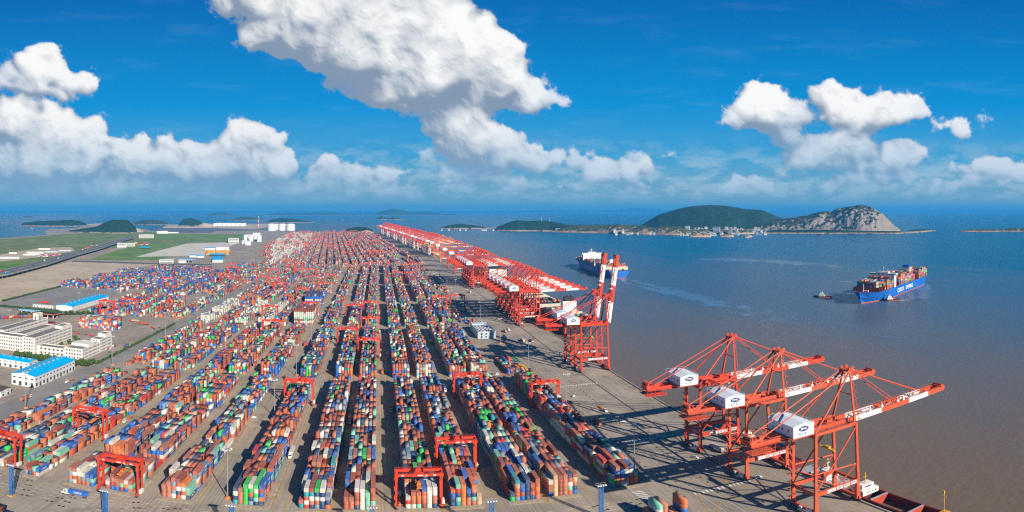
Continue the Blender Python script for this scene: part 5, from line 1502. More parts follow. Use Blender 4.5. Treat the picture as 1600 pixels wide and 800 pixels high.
def truck_box(x, y, rz, cw, ln=CL, lab=''):
    body, door, bars = CM[(ln, CH)]
    ox, oy = -CW / 2, -14.3
    o = bpy.data.objects.new('shipping_container', body); COL.objects.link(o); cc = jit(PAL[cw][0], .05) + (1,); o.color = cc
    o.location = (x + ox * math.cos(rz) - oy * math.sin(rz), y + ox * math.sin(rz) + oy * math.cos(rz), 1.47); o.rotation_euler = (0, 0, rz)
    d = bpy.data.objects.new('door', door); COL.objects.link(d); d.parent = o; d.color = cc
    b_ = bpy.data.objects.new('locking_bars', bars); COL.objects.link(b_); b_.parent = o
    if cw in LM and ln > 10:
        for s2 in (1, -1):
            e = bpy.data.objects.new('lettering', LM[cw]); COL.objects.link(e); e.parent = o
            e.location = (CW + .03 if s2 > 0 else -.03, ln * .5, CH * .52); e.rotation_euler = (PI / 2, 0, PI / 2 if s2 > 0 else -PI / 2)
    tag(o, lab, 'container', 'containers riding on trucks')
tk = make_truck(); tk2 = make_truck(cabp=P_rtg, chp=mat('trailer_red', (.32, .04, .03), .6)); tfirst = {0: True, 1: True}
TR = [ (-168, 302, 90, 'blue', 0, 'on the bottom cross road, alone left of the lattice tower'), (12, 342, 0, None, 0, 'in the truck lane inside the nearest gantry'), (-57, 398, 180, 'off-white', 0, 'beside the block left of the lamp lane'),
 (-92, 605, 20, 'brick red', 0, 'at the second crossing of the lamp lane'), (-142, 605, 200, 'off-white', 0, 'lying across the second cross road, white box'), (-90, 770, 0, 'scarlet', 0, 'far along the lamp lane'),
 (183, 470, 180, None, 0, 'on the quay in the shadow of the near cranes'), (166, 452, 0, 'brick red', 0, 'just right of the short block on the quay road'), (185, 776, 0, 'off-white', 0, 'alone in the open quay, white box'), (166, 800, 0, 'blue', 0, 'right of the grey substation, nearer one'), (176, 842, 0, 'tan', 0, 'right of the grey substation, tan box'), (182, 850, 0, 'off-white', 0, 'right of the grey substation, rear one'),
 (196, 760, 160, 'dark maroon', 0, 'red box on the open quay'), (212, 885, 0, None, 0, 'under the nearest crane of the moored ship group'), (192, 1010, 0, 'rust red', 0, 'left of the crane group, red box'), (178, 1100, 0, 'orange', 0, 'far quay road, orange box'), (168, 1190, 180, 'blue', 0, 'far quay road, blue box'), (190, 1260, 0, 'off-white', 0, 'far quay, before the second crane group'),
 (219, 362, 0, 'off-white', 0, 'between the legs of the left near crane, white box'), (5, 640, 0, 'rust red', 0, 'in the lane right of the central block'), (-20, 1130, 0, 'scarlet', 0, 'far central lane'), (62, 560, 180, 'blue', 0, 'in the lane right of the centre, second crossing'), (120, 610, 90, None, 0, 'crossing towards the quay'),
 (-345, 845, 90, 'rust red', 1, 'on the depot lane, red box'), (-318, 826, 40, None, 1, 'empty trailer near the left road'), (-394, 740, 100, None, 1, 'empty trailer in front of the wall of box ends'), (-372, 735, 100, None, 1, 'second empty trailer before the wall of box ends'), (-352, 742, 60, None, 1, 'third empty trailer, nearest the left road'), (-417, 748, 110, None, 1, 'empty trailer left of the wall of box ends'), (-366, 860, 90, 'tan', 1, 'yellowish tanker-like box on the depot lane'),
 (-500, 800, 60, 'off-white', 1, 'leftmost trailer with white box by the canopy'), (-560, 850, 30, 'rust red', 1, 'on the far left apron, red box'), (-585, 960, 100, 'scarlet', 1, 'by the stacked lighting parts on the apron'), (-545, 985, 80, 'brick red', 1, 'behind the white shed on the apron'), (-300, 700, 0, 'navy blue', 0, 'on the left yard road, navy box'), (-288, 520, 180, None, 0, 'on the left yard road beside the near rows'), (-292, 460, 0, 'brick red', 0, 'in front of the blue roofed workshop')]
for i, (x, y, rz, cw, kind_, w_) in enumerate(TR):
    src = (tk, tk2)[kind_]
    o = src if tfirst[kind_] else copy_tree(src); tfirst[kind_] = False
    o.location = (x, y, 0); o.rotation_euler = (0, 0, R(rz))
    tag(o, ('red' if kind_ else 'white') + ' cab container truck ' + w_, 'truck', 'container trucks')
    if cw: truck_box(x, y, R(rz), cw, lab=' '.join(f'{cw} container on the truck {w_}'.split()[:16]))
r_ = random.Random(15)
for ri, (x0, side) in enumerate(ROWS[:13]):
    for k, (ya, yb_, w_) in enumerate(((400, 560, 'nearer'), (640, 840, 'middle'), (910, 1080, 'farther'))):
        if r_.random() < .25: continue
        xx = x0 + 20.0 if side > 0 else x0 - 3.6
        yy = r_.uniform(ya, yb_); o = copy_tree(tk); o.location = (xx, yy, 0); rz_ = r_.choice((0, 180)); o.rotation_euler = (0, 0, R(rz_))
        tag(o, f'white cab truck in the lane beside the {ORD[ri]} block from left, {w_} one', 'truck', 'container trucks')
        if r_.random() < .7: cw = r_.choices(PK, PW)[0]; truck_box(xx, yy, R(rz_), cw, lab=f'{cw} container on the {w_} truck beside the {ORD[ri]} block from left')
# parked trailers by the offices
r_ = random.Random(12)
for k in range(13):
    x, y = -560 + k * 5.2, 775 + k * 6
    o = copy_tree(tk2); o.location = (x, y, 0); o.rotation_euler = (0, 0, R(155)); tag(o, 'red cab truck parked in the slanting row behind the white offices', 'truck', 'trucks parked behind the offices')
    cw = r_.choice(['off-white', 'slate grey', 'blue', 'brick red', 'off-white', 'bright green' if k == 0 else 'scarlet'])
    truck_box(x, y, R(155), cw, lab='container on a truck parked in the slanting row behind the white offices')
# spreaders and frames parked on the quay
r_ = random.Random(77)
def spreader_frame(p_):
    m = MB(); m.box(-1.2, 1.2, -6, -5.6, 0, .6); m.box(-1.2, 1.2, 5.6, 6, 0, .6); m.box(-.9, -.5, -5.6, 5.6, .1, .5); m.box(.5, .9, -5.6, 5.6, .1, .5); m.box(-1, 1, -1.5, 1.5, .5, 1.2); return m.mesh('spreader_frame', p_)
sf = {'yellow': spreader_frame(P_yellow), 'green': spreader_frame(mat('spreader_green', (.02, .20, .12), .6)), 'grey': spreader_frame(P_grey)}
for k in range(16):
    c = 'yellow' if k < 8 else 'green'
    x, y = (146 + (k % 4) * 3.1, 632 + (k // 4) * 13) if k < 8 else (147 + (k % 4) * 3.0, 668 + ((k - 8) // 4) * 15)
    o = bpy.data.objects.new('spreader_frame', sf[c]); COL.objects.link(o); o.location = (x, y + 0 * k, .02); o.rotation_euler = (0, 0, R(r_.uniform(-8, 8))); tag(o, f'{c} lifting spreader frame lying in the {c} cluster beside the quay road', 'spreader', f'{c} spreader frames on the quay road')
for k in range(60):
    y = 880 + k * 14 + r_.uniform(-5, 5); c = r_.choice(['grey', 'yellow', 'grey', 'green'])
    o = bpy.data.objects.new('spreader_frame', sf[c]); COL.objects.link(o); o.location = (138 + r_.uniform(-16, 26), y, .02); o.rotation_euler = (0, 0, R(r_.choice((0, 90)) + r_.uniform(-9, 9))); tag(o, f'{c} gear lying among the clutter along the far quay road', 'spreader', f'{c} gear on the far quay road')
bv, bc = [], []
for k in range(150):
    y = r_.uniform(900, 1850); x = 134 + r_.uniform(-14, 12)
    if 1030 < y < 1075: continue
    n = r_.choice((1, 1, 1, 2))
    for j in range(n): 
        p = [(x, y), (x + CW, y), (x + CW, y + CL), (x, y + CL)]; bv.append([a + (.05 + j * 2.7,) for a in p] + [a + (2.7 + j * 2.7,) for a in p]); bc.append(jit(PAL[r_.choices(PK, PW)[0]][0]))
bulk_object('loose_containers', bv, bc, M_boxes, 'loose containers scattered along the far quay road', 'containers')
# ------------------------------------------------------------------ buildings
B_wall = mat('building_wall', (.76, .71, .64), .7, .05, .1, dirt=(.55, .50, .44))
B_white = mat('plaster_white', (.66, .66, .64), .65, .05, .1, dirt=(.60, .60, .57))
B_roof = mat('flat_roof', (.20, .19, .18), .9, .2, .1)
B_blue = mat('blue_sheet_roof', (.0, .46, .86), .45, .10, .06, spec=.35)
B_win = mat('dark_window', (.05, .06, .075), .25, .3, .3, spec=.6)
B_dark = mat('doorway_dark', (.03, .03, .035), .7, .2, .4)
B_sub = mat('substation_grey', (.42, .49, .55), .6, .08, .1, dirt=(.3, .35, .4))
B_tank = mat('tank_white', (.76, .77, .76), .5, .05, .03)
def block(root, x0, x1, y0, y1, h, name='wing', wall=None, floors=0, sides='SEN', par=.9, z0=0.0, wgap=3.4):
    """a flat-roofed wing with parapet and rows of windows; S faces the camera, E the sea, W and N the others"""
    m = MB(); m.box(x0, x1, y0, y1, z0, h); t_ = .35
    m.box(x0, x1, y0, y0 + t_, h, h + par); m.box(x0, x1, y1 - t_, y1, h, h + par); m.box(x0, x0 + t_, y0 + t_, y1 - t_, h, h + par); m.box(x1 - t_, x1, y0 + t_, y1 - t_, h, h + par)
    w_ = m.build(name, wall or B_wall, root)
    q = MB(); q.box(x0 + t_, x1 - t_, y0 + t_, y1 - t_, h, h + .08); q.build('roof', B_roof, w_)
    if floors:
        fh = (h - z0) / floors
        for s_ in sides:
            q = MB(); cnt = 0
            L_ = (x1 - x0) if s_ in 'SN' else (y1 - y0); n = max(1, int((L_ - 2) / wgap))
            for f_ in range(floors):
                za = z0 + f_ * fh + fh * .32; zb = z0 + f_ * fh + fh * .78
                for k in range(n):
                    a = (L_ - n * wgap) / 2 + k * wgap + wgap * .25; b = a + wgap * .5
                    if s_ == 'S': q.box(x0 + a, x0 + b, y0 - .06, y0 + .05, za, zb)
                    elif s_ == 'N': q.box(x0 + a, x0 + b, y1 - .05, y1 + .06, za, zb)
                    elif s_ == 'E': q.box(x1 - .05, x1 + .06, y0 + a, y0 + b, za, zb)
                    else: q.box(x0 - .06, x0 + .05, y0 + a, y0 + b, za, zb)
            # one window per opening where they can be told apart
            if (x0 > -460 and y0 < 720 and L_ > 0):
                q2 = q; q2.build('windows', B_win, w_)['kind'] = 'stuff'
            else: q.build('windows', B_win, w_)['kind'] = 'stuff'
    return w_
off = empty('office_building', (0, 0, 0)); tag(off, 'white office complex with four long wings and a stepped tower at its right end', 'building')
block(off, -470, -397, 612, 628, 17.5, floors=4, sides='SE'); block(off, -396.8, -380, 608, 700, 19.5, floors=5, sides='SEN'); block(off, -392, -381.5, 676, 699, 22.5, name='stair_tower')
block(off, -425, -410, 632, 705, 17, floors=4, sides='SE'); block(off, -456, -440, 632, 740, 18.5, floors=4, sides='SE'); block(off, -452, -444, 720, 732, 27, name='stair_tower', floors=2)
block(off, -379.8, -341, 614, 628, 9.5, floors=2, sides='S', wgap=5.5); block(off, -340.8, -318, 610, 654, 12.5, floors=3, sides='SE'); block(off, -330, -318.5, 655, 690, 15.5, floors=4, sides='SE'); block(off, -329, -319, 672, 689, 19, name='stair_tower', floors=1, sides='S')
m = MB(); m.box(-340.5, -318.2, 626, 642, 12.6, 15.8); m.build('penthouse', B_wall, off)
def shed(x0, x1, y0, y1, h, rise, label, along='y', roofm=None, windows=True, name='workshop'):
    root = empty(name, ((x0 + x1) / 2, (y0 + y1) / 2, 0)); tag(root, label, 'building')
    a, b = (x1 - x0) / 2, (y1 - y0) / 2
    m = MB(); m.box(-a, a, -b, b, 0, h)
    if along == 'y':
        for s_ in (-1, 1): m.quad([(-a, s_ * b, h), (a, s_ * b, h), (0, s_ * b, h + rise)])
    else:
        for s_ in (-1, 1): m.quad([(s_ * a, -b, h), (s_ * a, b, h), (s_ * a, 0, h + rise)])
    wl = m.build('wall', B_white, root)
    q = MB(); o_ = .5
    if along == 'y':
        q.hexa([(-a - o_, -b - o_, h - .1), (0, -b - o_, h + rise), (0, b + o_, h + rise), (-a - o_, b + o_, h - .1), (-a - o_, -b - o_, h + .15), (0, -b - o_, h + rise + .25), (0, b + o_, h + rise + .25), (-a - o_, b + o_, h + .15)])
        q.hexa([(0, -b - o_, h + rise), (a + o_, -b - o_, h - .1), (a + o_, b + o_, h - .1), (0, b + o_, h + rise), (0, -b - o_, h + rise + .25), (a + o_, -b - o_, h + .15), (a + o_, b + o_, h + .15), (0, b + o_, h + rise + .25)])
    else:
        q.hexa([(-a - o_, -b - o_, h - .1), (a + o_, -b - o_, h - .1), (a + o_, 0, h + rise), (-a - o_, 0, h + rise), (-a - o_, -b - o_, h + .15), (a + o_, -b - o_, h + .15), (a + o_, 0, h + rise + .25), (-a - o_, 0, h + rise + .25)])
        q.hexa([(-a - o_, 0, h + rise), (a + o_, 0, h + rise), (a + o_, b + o_, h - .1), (-a - o_, b + o_, h - .1), (-a - o_, 0, h + rise + .25), (a + o_, 0, h + rise + .25), (a + o_, b + o_, h + .15), (-a - o_, b + o_, h + .15)])
    q.build('roof', roofm or B_blue, root)
    if (x1 - x0) * (y1 - y0) > 1100:
        nv = 9
        for k in range(nv):
            g_ = MB(); c_ = -(b if along == 'y' else a) + (k + .5) * 2 * (b if along == 'y' else a) / nv
            if along == 'y': g_.box(-.9, .9, c_ - 1.2, c_ + 1.2, h + rise - .1, h + rise + 1.1)
            else: g_.box(c_ - 1.2, c_ + 1.2, -.9, .9, h + rise - .1, h + rise + 1.1)
            g_.build('roof_vent', P_grey, root)
    if windows:
        for s_, L_ in (('S', 2 * a), ('E', 2 * b)):
            n = max(1, int(L_ / 6.2))
            for k in range(n):
                c_ = (-a if s_ == 'S' else -b) + (k + .5) * L_ / n
                for (z0_, z1_, w_, nm, mt) in ((h * .66, h * .78, 1.4, 'window', B_win), (0.2 if k % 2 else h * .12, h * .40, 1.5, 'door' if k % 2 else 'window', B_win)):
                    g_ = MB()
                    if s_ == 'S': g_.box(c_ - w_, c_ + w_, -b - .06, -b + .05, z0_, z1_)
                    else: g_.box(a - .05, a + .06, c_ - w_, c_ + w_, z0_, z1_)
                    g_.build(nm, mt, wl)
    return root
shed(-331.5, -305, 489, 568, 11.5, 2.2, 'white workshop with bright blue gabled roof, nearest at the left')
shed(-420, -346, 543, 560, 8.5, 1.6, 'second white workshop with blue roof, partly behind the nearest one', along='x')
shed(-522, -491, 905, 1050, 8.5, 2.0, 'very long low white shed with blue roof in the depot', windows=False)
shed(-345, -314, 446, 462, 6, .8, 'small open shed with dark roof at the left edge', along='x', roofm=mat('rusty_roof', (.10, .07, .06), .8), windows=True)
shed(-575, -534, 915, 923, 4.2, .5, 'low long white hut left of the long blue roofed shed', along='x', roofm=B_white)
shed(-470, -440, 560, 580, 5, .6, 'low white shed at the left edge behind the workshops', along='x', roofm=B_white)
# filling-station style canopies
def canopy(x0, x1, y0, y1, h, roofm, edgem, label, name='canopy'):
    root = empty(name, ((x0 + x1) / 2, (y0 + y1) / 2, 0)); tag(root, label, 'canopy'); a, b = (x1 - x0) / 2, (y1 - y0) / 2
    m = MB(); m.box(-a + .6, a - .6, -b + .6, b - .6, h + .9, h + 1.1); m.build('roof', roofm, root)
    m = MB(); m.box(-a, a, -b, b, h, h + .88); m.build('fascia', edgem, root)
    for sx in (-.7, -.2, .3, .8):
        for sy in (-.6, .6): q = MB(); q.box(a * sx - .5, a * sx + .5, b * sy - .5, b * sy + .5, 0, h); q.build('column', B_white, root)
canopy(-520, -480, 826, 846, 6.5, B_dark, P_orange, 'dark canopy with orange edge behind the white offices')
canopy(-560, -524, 846, 858, 5, mat('pale_blue', (.30, .55, .70), .6), mat('pale_blue', (.30, .55, .70)), 'pale blue canopy left of the orange edged one')
canopy(-640, -590, 1905, 1945, 9, B_blue, B_white, 'blue gate canopy at the far end of the back road')
canopy(-478, -452, 772, 784, 4, B_dark, P_rtg, 'small red edged canopy between the office wings')
# quayside substation
sb_ = empty('substation', (143, 829, 0)); tag(sb_, 'blue grey substation block with roof machinery on the quay road', 'building')
m = MB(); m.box(-12, 12, -33, 33, 0, 9); m.box(-12, 4, 20, 33.2, 9, 11); wl = m.build('wall', B_sub, sb_)
q = MB(); q.box(-12, 12, -33, -32.6, 9, 9.9); q.box(-12, 12, 32.6, 33, 9, 9.9); q.box(11.6, 12, -32.6, 32.6, 9, 9.9); q.box(-12, -11.6, -32.6, 32.6, 9, 9.9); q.build('parapet', B_sub, sb_)
for k in range(16): q = MB(); x = -9 + (k % 4) * 5; y = -29 + (k // 4) * 11; q.box(x, x + 3, y, y + 4.5, 9, 10.4); q.build('roof_unit', P_grey, sb_)
for k in range(3):
    for z in (1.5, 5.3): q = MB(); q.box(-8 + k * 6, -5.6 + k * 6, -33.07, -32.95, z, z + 2.2); q.build('window', B_win, wl)
# farther buildings: pixel-sized, each one a thing
def simple(name, px0, px1, py, depth, h, label, wall=B_white, roof=None, floors=0):
    x0, y0 = gp(px0, py); x1, y1 = gp(px1, py); h *= .72; d = Vector((x1 - x0, y1 - y0)); L = d.length
    root = empty(name, (x0, y0, 0), math.atan2(d.y, d.x)); tag(root, label, 'building')
    m = MB(); m.box(0, L, 0, depth, 0, h); w_ = m.build('wall', wall, root)
    q = MB(); q.box(-.5, L + .5, -.5, depth + .5, h, h + 1); q.build('roof', roof or wall, root)
    for k in range(floors): q = MB(); q.box(L * .04, L * .96, -.12, .05, h * (k + .35) / floors, h * (k + .75) / floors); q.build('window_band', B_win, w_)
    return root
simple('warehouse', 183, 197, 387.5, 90, 26, 'large white block beside the far bend of the viaduct', floors=3)
simple('warehouse', 197, 211, 385, 60, 18, 'white annex right of the large block by the viaduct', floors=2)
simple('building', 217, 240, 372, 100, 26, 'pale building with many windows on the far grass', wall=B_wall, floors=3)
simple('shed', 219, 234, 389, 60, 9, 'dark open shed with blue roof in the meadow', wall=B_dark, roof=B_blue)
simple('building', 245, 262, 365, 110, 22, 'white works beyond the green strip')
simple('building', 262, 279, 364.5, 60, 10, 'low white sheds beyond the green strip')
simple('building', 249, 271, 411.5, 30, 15, 'white office block at the end of the service road', floors=2)
simple('shed', 296, 306, 402, 40, 9, 'white shed with blue roof, left of a pair on the service yard', roof=B_blue)
simple('shed', 307, 319, 402.5, 40, 9, 'white shed with blue roof, right of a pair on the service yard', roof=B_blue)
simple('shed', 332, 348, 410, 150, 11, 'long white shed with blue roof at the yard corner', roof=B_blue)
simple('shed', 328, 352, 400.5, 60, 9, 'blue roofed shed before the yellow stacks', wall=B_dark, roof=B_blue)
simple('shed', 320, 337, 391, 40, 12, 'small blue roofed hall behind the yellow stacks', roof=B_blue)
simple('warehouse', 338, 358, 391.5, 50, 18, 'plain white hall behind the yellow stacks')
simple('building', 357, 373, 380, 80, 32, 'white block left of the round silos', floors=3)
simple('building', 279, 291, 411, 30, 9, 'low white hut on the service road')
simple('building', 395, 407, 366.5, 60, 14, 'low white building at the far left corner of the yard')
for k, (a, b, y_) in enumerate(((42, 68, 396), (70, 90, 394.5), (92, 111, 392.5), (0, 30, 404), (60, 78, 390), (14, 26, 396.5), (36, 62, 399))):
    simple('hut', a, b, y_, 18, 6 if k else 7, ['white huts in a row beyond the viaduct, leftmost', 'pale blue topped huts beyond the viaduct, middle', 'pale blue topped huts beyond the viaduct, right', 'white huts at the left edge beyond the viaduct', 'low mound-side hut beyond the viaduct', 'pinkish hut at the left edge', 'low hut before the white row'][k], wall=[B_white, B_sub, B_sub, B_white, B_wall, B_wall, B_white][k])
bv, bc = [], []
r_ = random.Random(9)
for k in range(210):                                     # yellow crates and red boxes stacked behind the yard
    if k < 110: px, py = r_.uniform(320, 354), r_.uniform(393, 398)
    elif k < 150: px, py = r_.uniform(82, 145), 406 - (r_.random() * 1.5) - (r_.uniform(82, 145) - 82) * .0
    elif k < 180: px, py = r_.uniform(130, 172), r_.uniform(383, 389)
    else: px, py = r_.uniform(206, 235), r_.uniform(379, 383)
    if 110 <= k < 150: px = r_.uniform(55, 92); py = r_.uniform(397.5, 401)
    x, y = gp(px, py); n = r_.choice((1, 2, 3)) if k < 110 else 1
    for j in range(n): bv.append([(x, y, j * 2.7), (x + 12, y, j * 2.7), (x + 12, y + 3, j * 2.7), (x, y + 3, j * 2.7), (x, y, j * 2.7 + 2.6), (x + 12, y, j * 2.7 + 2.6), (x + 12, y + 3, j * 2.7 + 2.6), (x, y + 3, j * 2.7 + 2.6)]); bc.append(jit((.62, .30, .05) if k < 110 else r_.choice([(.5, .05, .06), (.6, .55, .5), (.5, .06, .05), (.05, .12, .4)])))
bulk_object('stacked_crates', bv, bc, M_boxes, 'yellow crates and red boxes stacked behind the yard', 'crates')
# tanks
def tank(px, py, rad, h, label, group, dome=True):
    x, y = gp(px, py); root = empty('storage_tank', (x, y, 0)); tag(root, label, 'tank', group)
    m = MB(); m.tube((0, 0, 0), (0, 0, h), rad, n=28); o = m.build('shell', B_tank, root); 
    if dome:
        m = MB(); prev = rad + .3
        for k in range(4): nr = rad * math.cos((k + 1) * PI / 8.5); m.tube((0, 0, h + rad * .25 * math.sin(k * PI / 8)), (0, 0, h + rad * .25 * math.sin((k + 1) * PI / 8)), prev, nr, n=28, cap=(k == 3)); prev = nr
        m.build('dome', B_tank, root)
tank(424.5, 360.6, 34, 52, 'large grey white storage tank, left of the row before the flat island', 'large tanks at the far end of the yard')
tank(441, 360.2, 34, 50, 'large white storage tank, middle of the row before the flat island', 'large tanks at the far end of the yard')
tank(454, 360.4, 37, 50, 'large white storage tank, right of the row before the flat island', 'large tanks at the far end of the yard')
tank(432.5, 358.9, 26, 46, 'white storage tank half hidden behind the left large one', 'large tanks at the far end of the yard')
for k in range(14): tank(336 + k * 3.5, 353.4 - (k % 2) * .7, 22, 30, 'small white tank in the row on the sandy spit', 'small tanks on the sandy spit', dome=False)
for k, (px, py) in enumerate(((384, 376.5), (388, 376), (392, 377), (396, 375.5), (400, 376.5), (405, 377.5), (382, 382), (387, 383))): tank(px, py, 13 if k < 6 else 16, 34 if k < 6 else 20, 'white silo in the cluster left of the far rows', 'white silos left of the far rows', dome=False)
x, y = gp(404, 357); ch = empty('chimney', (x, y, 0)); tag(ch, 'tall red and white banded chimney beyond the yard', 'chimney')
for k in range(6): m = MB(); m.tube((0, 0, k * 19), (0, 0, k * 19 + 19), 5 - k * .6, 4.4 - k * .6, n=12); m.build('band', [P_redm if 'P_redm' in globals() else P_rtg, B_white][k % 2], ch)
# blue ring of stacked boxes far back
# ------------------------------------------------------------------ viaduct
M_deck = mat('viaduct_concrete', (.36, .34, .31), .85, .15, .05, dirt=(.24, .22, .20)); M_asph = mat('viaduct_asphalt', (.13, .13, .135), .85, .2, .05)
vp = [gp(x, y, 10) for x, y in ((-60, 437), (0, 427), (60, 412.5), (110, 397.5), (150, 387.5), (185, 376), (205, 370.5))]
va = empty('viaduct', (0, 0, 0)); tag(va, 'long dark sided viaduct running from the left edge to the far hills', 'viaduct')
def ribbon(m, path, w, zt, thick, offs=0.0):
    n = len(path); P_ = []
    for i, (x, y) in enumerate(path):
        a = path[max(0, i - 1)]; b = path[min(n - 1, i + 1)]; d = Vector((b[0] - a[0], b[1] - a[1])).normalized(); nx_, ny_ = -d.y, d.x
        P_.append(((x + nx_ * (offs + w / 2), y + ny_ * (offs + w / 2)), (x + nx_ * (offs - w / 2), y + ny_ * (offs - w / 2))))
    for i in range(n - 1):
        (a, b), (c, d_) = P_[i], P_[i + 1]; z = zt[i] if isinstance(zt, list) else zt; z2 = zt[i + 1] if isinstance(zt, list) else zt
        m.hexa([b + (z - thick,), d_ + (z2 - thick,), c + (z2 - thick,), a + (z - thick,), b + (z,), d_ + (z2,), c + (z2,), a + (z,)])
def dense(path, k=8):
    o_ = []
    for i in range(len(path) - 1):
        for j in range(k): t_ = j / k; o_.append((path[i][0] * (1 - t_) + path[i + 1][0] * t_, path[i][1] * (1 - t_) + path[i + 1][1] * t_))
    return o_ + [path[-1]]
dp = dense(vp); m = MB(); ribbon(m, dp, 52, 10, 3.2); m.build('deck', M_deck, va)
for of in (-13, 13): m = MB(); ribbon(m, dp, 22, 10.15, .12, of); m.build('carriageway', M_asph, va)
for of in (-25.7, 0, 25.7): m = MB(); ribbon(m, dp, .6, 11.3, 1.3, of); m.build('parapet', M_deck, va)
for i in range(2, len(dp) - 2, 1):
    x, y = dp[i]; a = dp[i - 1]; d = Vector((x - a[0], y - a[1])).normalized()
    for of in (-16, 16): m = MB(); px_, py_ = x - d.y * of, y + d.x * of; m.box(px_ - 5, px_ + 5, py_ - 2, py_ + 2, 0, 6.8); m.build('pier', M_deck, va)
r_ = random.Random(4)
cm = MB(); cm.box(-.9, .9, -2.2, 2.2, .3, 1.0); cm.box(-.8, .8, -1.2, 1.0, 1.0, 1.6); carb = [cm.mesh('car', mat('car_' + str(i), c, .35, .05)) for i, c in enumerate(((.7, .7, .7), (.5, .04, .03), (.03, .15, .5), (.05, .05, .06)))]
cmw = MB()
for sx in (-1, 1):
    for y_ in (-1.4, 1.4): cmw.tube((sx * .92, y_, .32), (sx * .7, y_, .32), .32, n=8)
wheelm = cmw.mesh('wheels', P_tyre)
def car(x, y, z, rz, k, label, group, s=1.0):
    o = bpy.data.objects.new('car', carb[k]); COL.objects.link(o); o.location = (x, y, z); o.rotation_euler = (0, 0, rz); o.scale = (s, s, s); tag(o, label, 'car', group)
    w_ = bpy.data.objects.new('wheels', wheelm); COL.objects.link(w_); w_.parent = o
for k in range(26):
    i = r_.randrange(3, len(dp) - 3); x, y = dp[i]; a = dp[i + 1]; d = Vector((a[0] - x, a[1] - y)).normalized(); of = r_.choice((-18, -9, 9, 18))
    if k % 3 == 0:
        bv = [(-1.3, -8, 0), (1.3, -8, 0), (1.3, 8, 0), (-1.3, 8, 0)]
        m = MB(); m.box(-1.3, 1.3, -7, 5, 1, 4); m.box(-1.2, 1.2, 5.4, 7.6, .6, 3.2); o = m.build('lorry', [P_white, P_rtg, P_bluep, B_blue][k % 4], None, (x - d.y * of, y + d.x * of, 10.2), math.atan2(d.y, d.x) - PI / 2); tag(o, ['white', 'red', 'blue', 'bright blue'][k % 4] + ' lorry among the vehicles on the viaduct', 'lorry', ['white', 'red', 'blue', 'bright blue'][k % 4] + ' lorries on the viaduct')
    else: car(x - d.y * of, y + d.x * of, 10.2, math.atan2(d.y, d.x) - PI / 2, k % 4, ['pale', 'red', 'blue', 'dark'][k % 4] + ' car among the vehicles on the viaduct', ['pale', 'red', 'blue', 'dark'][k % 4] + ' cars on the viaduct')
for k in range(14):
    x, y = -352 + k * 3.4, 600 - 2
    car(-300 - (k % 7) * 3.2 - 14, 676 + (k // 7) * 14 + (k % 7) * 1.2, .35, R(12), k % 4, ['pale', 'red', 'blue', 'dark'][k % 4] + ' car parked behind the right end of the offices', ['pale', 'red', 'blue', 'dark'][k % 4] + ' cars parked by the offices')
for k, (x, y) in enumerate(((196, 400), (199, 350), (186, 440), (214, 300), (-98, 478), (172, 520))): car(x, y, .1, R(30 * k), 0, ['white car near the left near crane', 'white car between the near cranes', 'white car in the crane shadow on the quay', 'white car under the middle near crane', 'white car in the lamp lane', 'white car on the quay road'][k], None)

# ------------------------------------------------------------------ town under the green hill
r_ = random.Random(21)
def house(x, y, z, w, d_, h, m_, label, group, floors=2, name='house'):
    root = empty(name, (x, y, z), math.atan2(-x, y) * 1.0 + R(r_.uniform(-15, 15))); tag(root, label, 'house' if name == 'house' else 'tower block', group)
    m = MB(); m.box(-w / 2, w / 2, -d_ / 2, d_ / 2, -12, h); wl = m.build('wall', m_, root)
    for f_ in range(floors): q = MB(); q.box(-w * .42, w * .42, -d_ / 2 - .25, -d_ / 2, h * (f_ + .35) / floors, h * (f_ + .75) / floors); q.build('window_band', B_win, wl)
def pol(px, r): u = (px - AX) / FR; return r * math.sin(u), r * math.cos(u)
for k in range(95):
    px = r_.choice((r_.uniform(1058, 1170), r_.uniform(1058, 1170), r_.uniform(960, 1058), r_.uniform(1100, 1200)))
    rr = 4420 + r_.uniform(-150, 420); x, y = pol(px, rr); h = r_.uniform(6, 15); w = r_.uniform(9, 20)
    house(x, y, (rr - 4200) * .045, w, 12, h, r_.choice([B_white, B_white, B_wall, B_sub]), 'small pale house in the seaside town below the green hill', 'houses of the seaside town')
for (px, w, h, lab) in ((1074.5, 30, 52, 'tall white twin tower block in the seaside town'), (1120, 46, 46, 'wide grey tower block in the seaside town'), (1141, 24, 38, 'white tower block right of the wide grey one'), (1151, 16, 32, 'narrow pale tower block farthest right in the town'), (1065, 30, 36, 'dark glass block left of the twin tower')):
    x, y = pol(px, 4400); house(x, y, 4, w, 20, h, B_white if 'grey' not in lab and 'dark' not in lab else B_sub, lab, None, floors=5, name='tower_block')
for k in range(26):
    px = r_.uniform(1062, 1118); x, y = pol(px, 4170 + r_.uniform(-30, 60)); house(x, y, 0, r_.uniform(12, 26), 10, r_.uniform(5, 11), r_.choice([B_white, B_wall]), 'white harbour shed on the town waterfront', 'harbour sheds on the town waterfront')
for k in range(40):
    px = r_.uniform(880, 1050); x, y = pol(px, 5300 + r_.uniform(-100, 300)); house(x, y, 6, r_.uniform(12, 34), 12, r_.uniform(4, 9), r_.choice([B_white, B_wall]), 'pale building on the flat far shore behind the headland', 'buildings on the flat far shore')
for k in range(8):
    px = r_.uniform(684, 772); x, y = pol(px, 5250 + r_.uniform(-60, 60)); house(x, y, 2, 12, 10, r_.uniform(3, 5), B_wall, 'small pale building on the low green island', 'buildings on the low green island')
